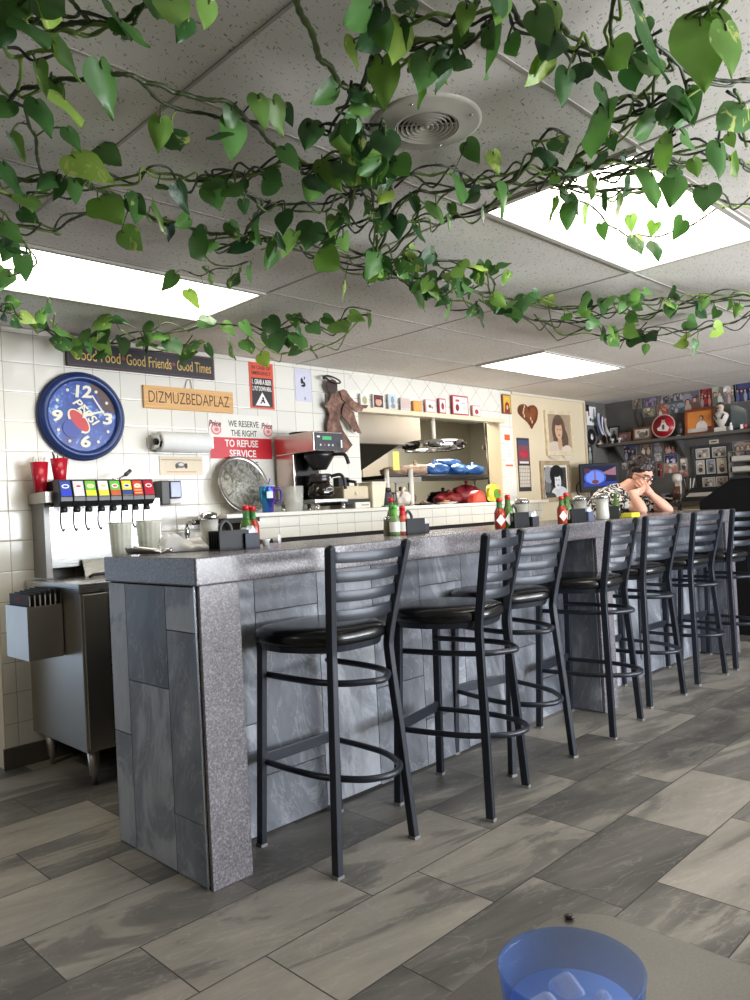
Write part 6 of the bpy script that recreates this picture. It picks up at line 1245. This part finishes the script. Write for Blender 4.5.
class Vine:
    def __init__(s, label, paths, rad, extra, size, z=VZ, down=70, tangle=1):
        s.label, s.rad, s.extra, s.size, s.z, s.down = label, rad, extra, size, z, down; s.leaves = []; s.paths = []
        rw = random.Random(len(label))
        for p in paths:
            p = list(p)
            if len(p) > 6:
                if p[0][0] < 0: p.insert(0, (p[0][0]-75, p[0][1]+6))
                if p[-1][0] > 752: p.append((p[-1][0]+90, p[-1][1]+4))
            o = [p[0]]
            for a, b in zip(p[:-1], p[1:]):
                k = int(math.hypot(b[0]-a[0], b[1]-a[1])//20)
                for i in range(1, k+1): u = i/(k+1); o.append((a[0]+(b[0]-a[0])*u+rw.uniform(-2.5, 2.5), a[1]+(b[1]-a[1])*u+rw.uniform(-3, 3)))
                o.append(b)
            s.paths.append(o)
        s.tangle = tangle
    def near(s, x, y):
        best = (1e9, None)
        for p in s.paths:
            for a, b in zip(p[:-1], p[1:]):
                dx, dy = b[0]-a[0], b[1]-a[1]; u = max(0, min(1, ((x-a[0])*dx+(y-a[1])*dy)/(dx*dx+dy*dy+1e-9))); d = math.hypot(a[0]+dx*u-x, a[1]+dy*u-y)
                if d < best[0]: best = (d, (a[0]+dx*u, a[1]+dy*u))
        return best
    def place(s, x, y): 
        p = at(x, y, 2, s.z)
        if p.y > 3.88: p = at(x, y, 1, 3.88)
        return p
    def build(s, seed):
        rg = random.Random(seed); st = MB(); lf = MB()
        def tube(path, r_, jit):
            r_ *= .86
            pts = [s.place(*q) for q in path]; pts = [p+Vector((rg.uniform(-jit, jit), rg.uniform(-jit, jit), rg.uniform(-jit, jit*.5)))*.75 for p in pts]; sp = smooth_path(pts, 5)
            sp = [Vector((p.x, p.y, min(p.z, ZC-.012))) for p in sp]; k = len(sp); st.tube(sp, [r_*(1+.18*math.sin(i*1.7)) for i in range(k)], STEM, 7)
        for i, p in enumerate(s.paths):
            tube(p, s.rad*(1 if i == 0 else .8), .006)
            for _ in range(s.tangle if len(p) > 4 else 0): tube([(x+rg.uniform(-7, 7), y+rg.uniform(-9, 9)) for x, y in p], s.rad*.65, .025)
        for _ in range(s.extra):
            p = rg.choice([q for q in s.paths if len(q) > 2] or s.paths) if rg.random() < .5 else s.paths[0]; i = rg.randrange(len(p)-1); u = rg.random(); x, y = p[i][0]+(p[i+1][0]-p[i][0])*u, p[i][1]+(p[i+1][1]-p[i][1])*u
            x += rg.uniform(-8, 8); y += rg.uniform(-10, 12); sz = s.size*rg.uniform(.6, 1.15); a = math.radians(90+rg.uniform(-s.down, s.down)); s.leaves.append((x, y, x+sz*math.cos(a), y+sz*math.sin(a), rg.uniform(.35, .85)))
        for (bx, by, tx, ty, w_) in s.leaves:
            d, q = s.near(bx, by); P = s.place(*q); P.z = min(P.z, ZC-.03); dep = (P-CAMPOS).dot(_F)*rg.uniform(.965, 1.0); B = at_depth(bx, by, dep); T_ = at_depth(tx, ty, dep*rg.uniform(.965, 1.03))
            hi = max(B.z, T_.z)
            if hi > ZC-.02:
                f = (ZC-.02-CAM_H)/(hi-CAM_H); dep *= f; P = CAMPOS+(P-CAMPOS)*f; B = at_depth(bx, by, dep); T_ = at_depth(tx, ty, dep*rg.uniform(.97, 1.0))
            vd = (CAMPOS-B).normalized(); add_leaf(lf, B, T_, (vd+Vector((rg.uniform(-.3, .3), rg.uniform(-.3, .3), rg.uniform(-.1, .4)))), w_, rg, None)
            mid = (P+B)/2+Vector((rg.uniform(-.012, .012), rg.uniform(-.012, .012), .012)); st.tube(smooth_path([P, mid, B, B+(T_-B)*.12], 3), s.rad*.36, STEM, 5)
        c = s.place(*s.paths[0][len(s.paths[0])//2]); t = thing('pothos_vine', s.label, 'hanging vine', c, 0, 'pothos vines under the ceiling')
        for mb, nm in ((st, 'stem'), (lf, 'leaves')):
            mb.v = [(x-c.x, y-c.y, z-c.z) for x, y, z in mb.v]; mb.build(nm, t)
VINES = [
 Vine('pothos strand looping across the top left corner of the ceiling', [[(-25, 4), (-5, 8), (15, 12), (35, 20), (60, 23), (90, 22), (115, 22), (135, 10), (160, -14)], [(5, 8), (4, 40), (9, 55), (20, 58), (52, 48)], [(15, 15), (50, 30), (90, 35), (118, 18)], [(62, -10), (80, 10), (92, 22)], [(-10, 30), (10, 20), (35, -10)]], .0062, 3, 40),
 Vine('long dark pothos strand arching from the left edge past the first ceiling joint', [[(-15, 118), (5, 105), (18, 90), (45, 84), (80, 78), (110, 73), (135, 74), (160, 84), (185, 93), (215, 98), (240, 112), (260, 130), (280, 150)], [(133, 74), (158, 100), (190, 113), (225, 118), (262, 122)], [(-15, 55), (10, 95)], [(25, 108), (38, 150), (40, 175)], [(20, 58), (17, 90), (24, 98), (40, 88)], [(-10, 95), (20, 104), (36, 108)]], .0060, 2, 36, tangle=0),
 Vine('thick pothos bundle running from the left edge above the left ceiling panel', [[(-20, 165), (20, 178), (60, 177), (90, 185), (120, 200), (150, 215), (185, 227), (215, 232), (250, 240), (290, 238), (330, 245), (378, 255)], [(-12, 190), (20, 200), (60, 190), (100, 180), (150, 172), (190, 180), (230, 176), (255, 174), (280, 165)], [(-12, 205), (15, 225), (50, 230), (70, 220), (95, 208)], [(200, 178), (222, 176), (255, 175), (290, 160), (320, 165), (372, 178)], [(265, 240), (300, 250), (340, 262), (375, 268)], [(245, 192), (265, 201), (290, 205), (325, 204), (365, 188)], [(-12, 235), (12, 240), (26, 245), (30, 260), (18, 272), (5, 276)], [(270, 200), (250, 225), (232, 245), (215, 250)], [(320, 250), (345, 225), (372, 215)]], .0058, 26, 24, tangle=2),
 Vine('dense central pothos knot where the strands meet left of the vent', [[(372, 55), (362, 90), (356, 120), (360, 150), (368, 180), (372, 215), (378, 250)], [(348, 88), (352, 110), (350, 140), (345, 170), (352, 200)], [(392, 140), (375, 160), (355, 185), (338, 215), (325, 240)], [(300, 140), (325, 125), (350, 118), (380, 125)], [(382, 120), (390, 160), (388, 200), (380, 235)], [(280, 150), (310, 165), (345, 160), (380, 150)]], .0060, 26, 26, down=85, tangle=2),
 Vine('bright young pothos shoot descending from the top edge left of the knot', [[(295, -14), (303, 14), (310, 30), (318, 48), (330, 68), (348, 88)]], .0075, 0, 40, tangle=0),
 Vine('bright variegated pothos strand along the top edge above the vent', [[(365, -14), (385, 20), (405, 45), (430, 52), (450, 50), (475, 40), (490, 20), (500, -12)], [(405, 45), (435, 40), (462, 28), (475, 5), (478, -12)], [(385, 45), (410, 22), (440, 12), (470, 15), (505, 5)], [(380, 90), (395, 60), (415, 55), (440, 70)]], .0062, 9, 34, tangle=1),
 Vine('main pothos bundle running right from the knot across the near ceiling panel', [[(378, 250), (395, 205), (420, 190), (450, 190), (490, 187), (525, 185), (560, 178), (600, 162), (640, 160), (680, 160), (720, 158), (765, 170)], [(385, 180), (415, 172), (445, 172), (480, 180), (520, 170), (560, 172)], [(508, 185), (530, 160), (543, 135), (552, 130), (568, 138)], [(385, 215), (410, 222), (440, 225), (470, 212), (500, 195)], [(420, 205), (410, 230), (395, 250), (375, 262)], [(560, 180), (590, 150), (620, 130), (660, 110), (690, 95)], [(545, 180), (590, 190), (640, 188), (690, 185), (735, 205), (760, 210)], [(600, 178), (640, 168), (690, 148), (728, 138)], [(690, 95), (665, 140), (630, 165), (600, 180)]], .0056, 20, 22, tangle=2),
 Vine('large leaved pothos strand across the top right corner', [[(500, -12), (520, 25), (560, 48), (590, 53), (620, 50), (655, 42)], [(560, 25), (578, 40), (596, 52), (612, 40), (616, -10)], [(640, 95), (670, 65), (695, 30), (725, -14)], [(655, 42), (690, 75), (720, 80), (765, 82)], [(600, 110), (625, 95), (648, 100), (642, 112), (612, 118), (598, 110)], [(735, 88), (738, 108), (748, 145)], [(690, 20), (720, 0), (765, -10)], [(560, 28), (540, 12), (530, -10)], [(700, 90), (660, 95), (620, 120), (590, 130)]], .0062, 12, 30, tangle=1),
 Vine('thin pothos loop dangling in front of the near lit ceiling panel', [[(560, 192), (590, 205), (600, 215), (620, 230), (640, 234), (665, 235), (690, 225), (715, 208)], [(575, 186), (600, 190), (640, 187), (690, 190)]], .0036, 4, 22, z=2.10, tangle=0),
 Vine('small leaved pothos strand crossing the far ceiling on the right', [[(372, 262), (395, 272), (420, 278), (450, 276), (480, 292), (510, 298), (540, 305), (575, 308), (610, 303), (650, 300), (690, 302), (768, 298)], [(400, 280), (425, 290), (450, 300), (475, 306)], [(430, 262), (465, 262), (490, 275), (495, 285)], [(380, 265), (405, 258), (430, 262)], [(540, 318), (565, 335), (600, 335), (640, 325)], [(575, 318), (610, 312), (650, 318), (690, 300), (765, 292)], [(620, 340), (680, 330), (735, 322), (765, 305)], [(500, 300), (530, 320), (560, 322), (600, 318)]], .0062, 96, 15, down=80, tangle=2),
 Vine('pothos strand draped along the tiled wall over the black motto sign', [[(-14, 300), (5, 312), (30, 322), (55, 336), (80, 343), (110, 343), (140, 338), (170, 332), (200, 325), (235, 325), (275, 330), (300, 322), (330, 330), (352, 316), (368, 314)], [(36, 318), (46, 310), (50, 302)], [(245, 330), (265, 345), (285, 354), (325, 346), (345, 335), (358, 322)], [(120, 330), (150, 345), (180, 350), (200, 340)], [(50, 320), (70, 335), (90, 345)]], .0062, 26, 14, z=2.15, down=75, tangle=1),
 Vine('small yellow green pothos tendril hanging over the left ceiling panel', [[(195, 232), (203, 252), (213, 264), (232, 267), (248, 262)], [(188, 272), (200, 276), (216, 268), (230, 268)], [(200, 276), (212, 296), (203, 306), (196, 300)]], .0036, 3, 14, tangle=0)]
LEAVES = """15 -8 2 35 .7|50 -5 51 29 .6|110 4 130 38 .5|157 -5 161 21 .6|170 -3 178 27 .7|188 18 180 43 .75|52 39 77 85 .35|25 21 50 43 .4|37 63 45 98 .4|50 78 66 103 .9|63 97 84 124 .5|37 100 53 136 .5|100 62 117 120 .5|160 118 157 154 .9|172 130 181 149 .6|11 134 26 163 .5|67 128 82 152 .7|97 147 122 160 .7|71 155 112 184 .5|3 162 24 198 .5
75 180 74 205 .9|98 198 125 220 .75|20 210 38 222 .9|26 196 33 212 .6|129 197 147 213 .8|122 230 142 251 .8|152 209 165 232 .35|168 221 168 242 .35|3 222 22 242 .9|11 240 5 262 .9|25 262 12 273 .8|10 273 0 288 .8|158 184 178 190 .5|178 184 190 216 .5|175 274 160 291 .8|188 290 201 308 .65|209 0 203 29 .6|258 95 266 130 .6|273 100 286 137 .5|285 105 292 128 .8
339 88 312 105 .5|372 5 345 30 .6|365 38 386 42 .6|354 40 357 71 .4|312 120 308 148 .9|284 147 297 172 .8|235 120 232 160 .7|224 130 203 140 .5|335 133 350 158 .8|358 133 362 153 .7|322 160 338 192 .8|340 160 355 180 .8|263 178 282 190 .8|315 180 307 203 .9|227 186 243 196 .6|243 200 246 216 .8|229 223 240 243 .8|252 222 258 247 .5|283 212 285 234 .7|313 223 302 248 .8
335 217 332 239 .8|295 233 284 261 .5|192 235 207 260 .6|318 252 338 270 .8|343 236 349 251 .8|378 272 368 285 .8|344 282 342 301 .3|250 266 252 282 .3|240 268 236 278 .5|402 22 389 60 .5|382 58 381 112 .6|450 50 440 96 .3|488 33 482 85 .35|467 5 462 38 .8|508 38 518 52 .8|551 57 525 90 .5|568 70 561 108 .5|535 10 552 45 .9|555 2 558 32 .6|405 0 411 17 .9
412 58 418 80 .6|465 58 455 72 .7|420 85 418 110 .3|385 132 390 160 .8|466 142 481 162 .8|493 152 500 175 .7|396 158 407 178 .7|640 2 667 81 .3|700 18 706 87 .72|645 18 640 45 .8|725 25 737 75 .5|710 14 722 25 .6|630 60 634 95 .6|598 108 587 158 .5|602 88 610 118 .4|684 92 698 124 .4|678 104 692 128 .5|717 42 731 52 .6|683 133 697 150 .5|659 140 669 172 .5
610 135 615 150 .8|728 134 734 148 .7|720 144 724 178 .5|730 158 735 180 .5|570 207 565 232 .8|588 204 586 226 .3|594 178 590 202 .4|602 195 604 214 .5|630 181 624 200 .3|652 173 655 206 .3|676 176 668 204 .7|630 215 633 232 .7|635 235 643 254 .8|655 223 650 238 .9|683 220 670 240 .7|617 200 619 221 .2|708 186 705 214 .7|565 188 566 203 .5|461 180 461 203 .6|508 192 505 219 .4
555 198 549 223 .4|397 216 400 240 .7|412 197 416 216 .5|436 205 442 224 .4|450 204 453 221 .6|484 206 485 225 .25|555 160 541 174 .6|400 260 401 277 .5|409 248 418 264 .5|432 251 434 267 .5|412 290 424 310 .4|431 282 440 301 .5|476 268 482 287 .5|443 274 450 284 .6|497 265 512 264 .6|509 272 502 287 .6|493 296 508 308 .8|477 305 481 329 .4|510 308 518 319 .8|532 292 541 303 .7
5 303 20 302 .7|20 315 39 323 .7|40 322 50 330 .9|55 326 74 337 .5|55 336 55 348 .5|62 336 63 352 .5|72 342 81 358 .6|86 332 80 344 .8|98 318 109 328 .8|98 338 111 358 .7|112 320 128 324 .6|122 338 124 358 .7|98 330 104 343 .7|88 340 92 356 .5|143 330 152 342 .7|157 332 164 341 .7|170 340 181 356 .7|199 320 216 325 .7|224 323 236 336 .7|243 322 252 338 .7
268 318 279 336 .7|292 315 297 330 .6|311 325 320 337 .7|276 333 280 352 .5|287 337 295 347 .7|350 314 366 321 .7|337 322 345 335 .8|367 315 369 331 .4|229 345 237 359 .6|260 354 270 366 .8|264 332 270 348 .6|300 334 304 348 .6|246 340 252 352 .7|206 345 214 360 .6"""
for ch in LEAVES.replace('\n', '|').split('|'):
    x = [float(q) for q in ch.split()]
    best = min(VINES, key=lambda v: v.near(x[0], x[1])[0]); best.leaves.append(tuple(x))
for k, v in enumerate(VINES): v.build(k+3)
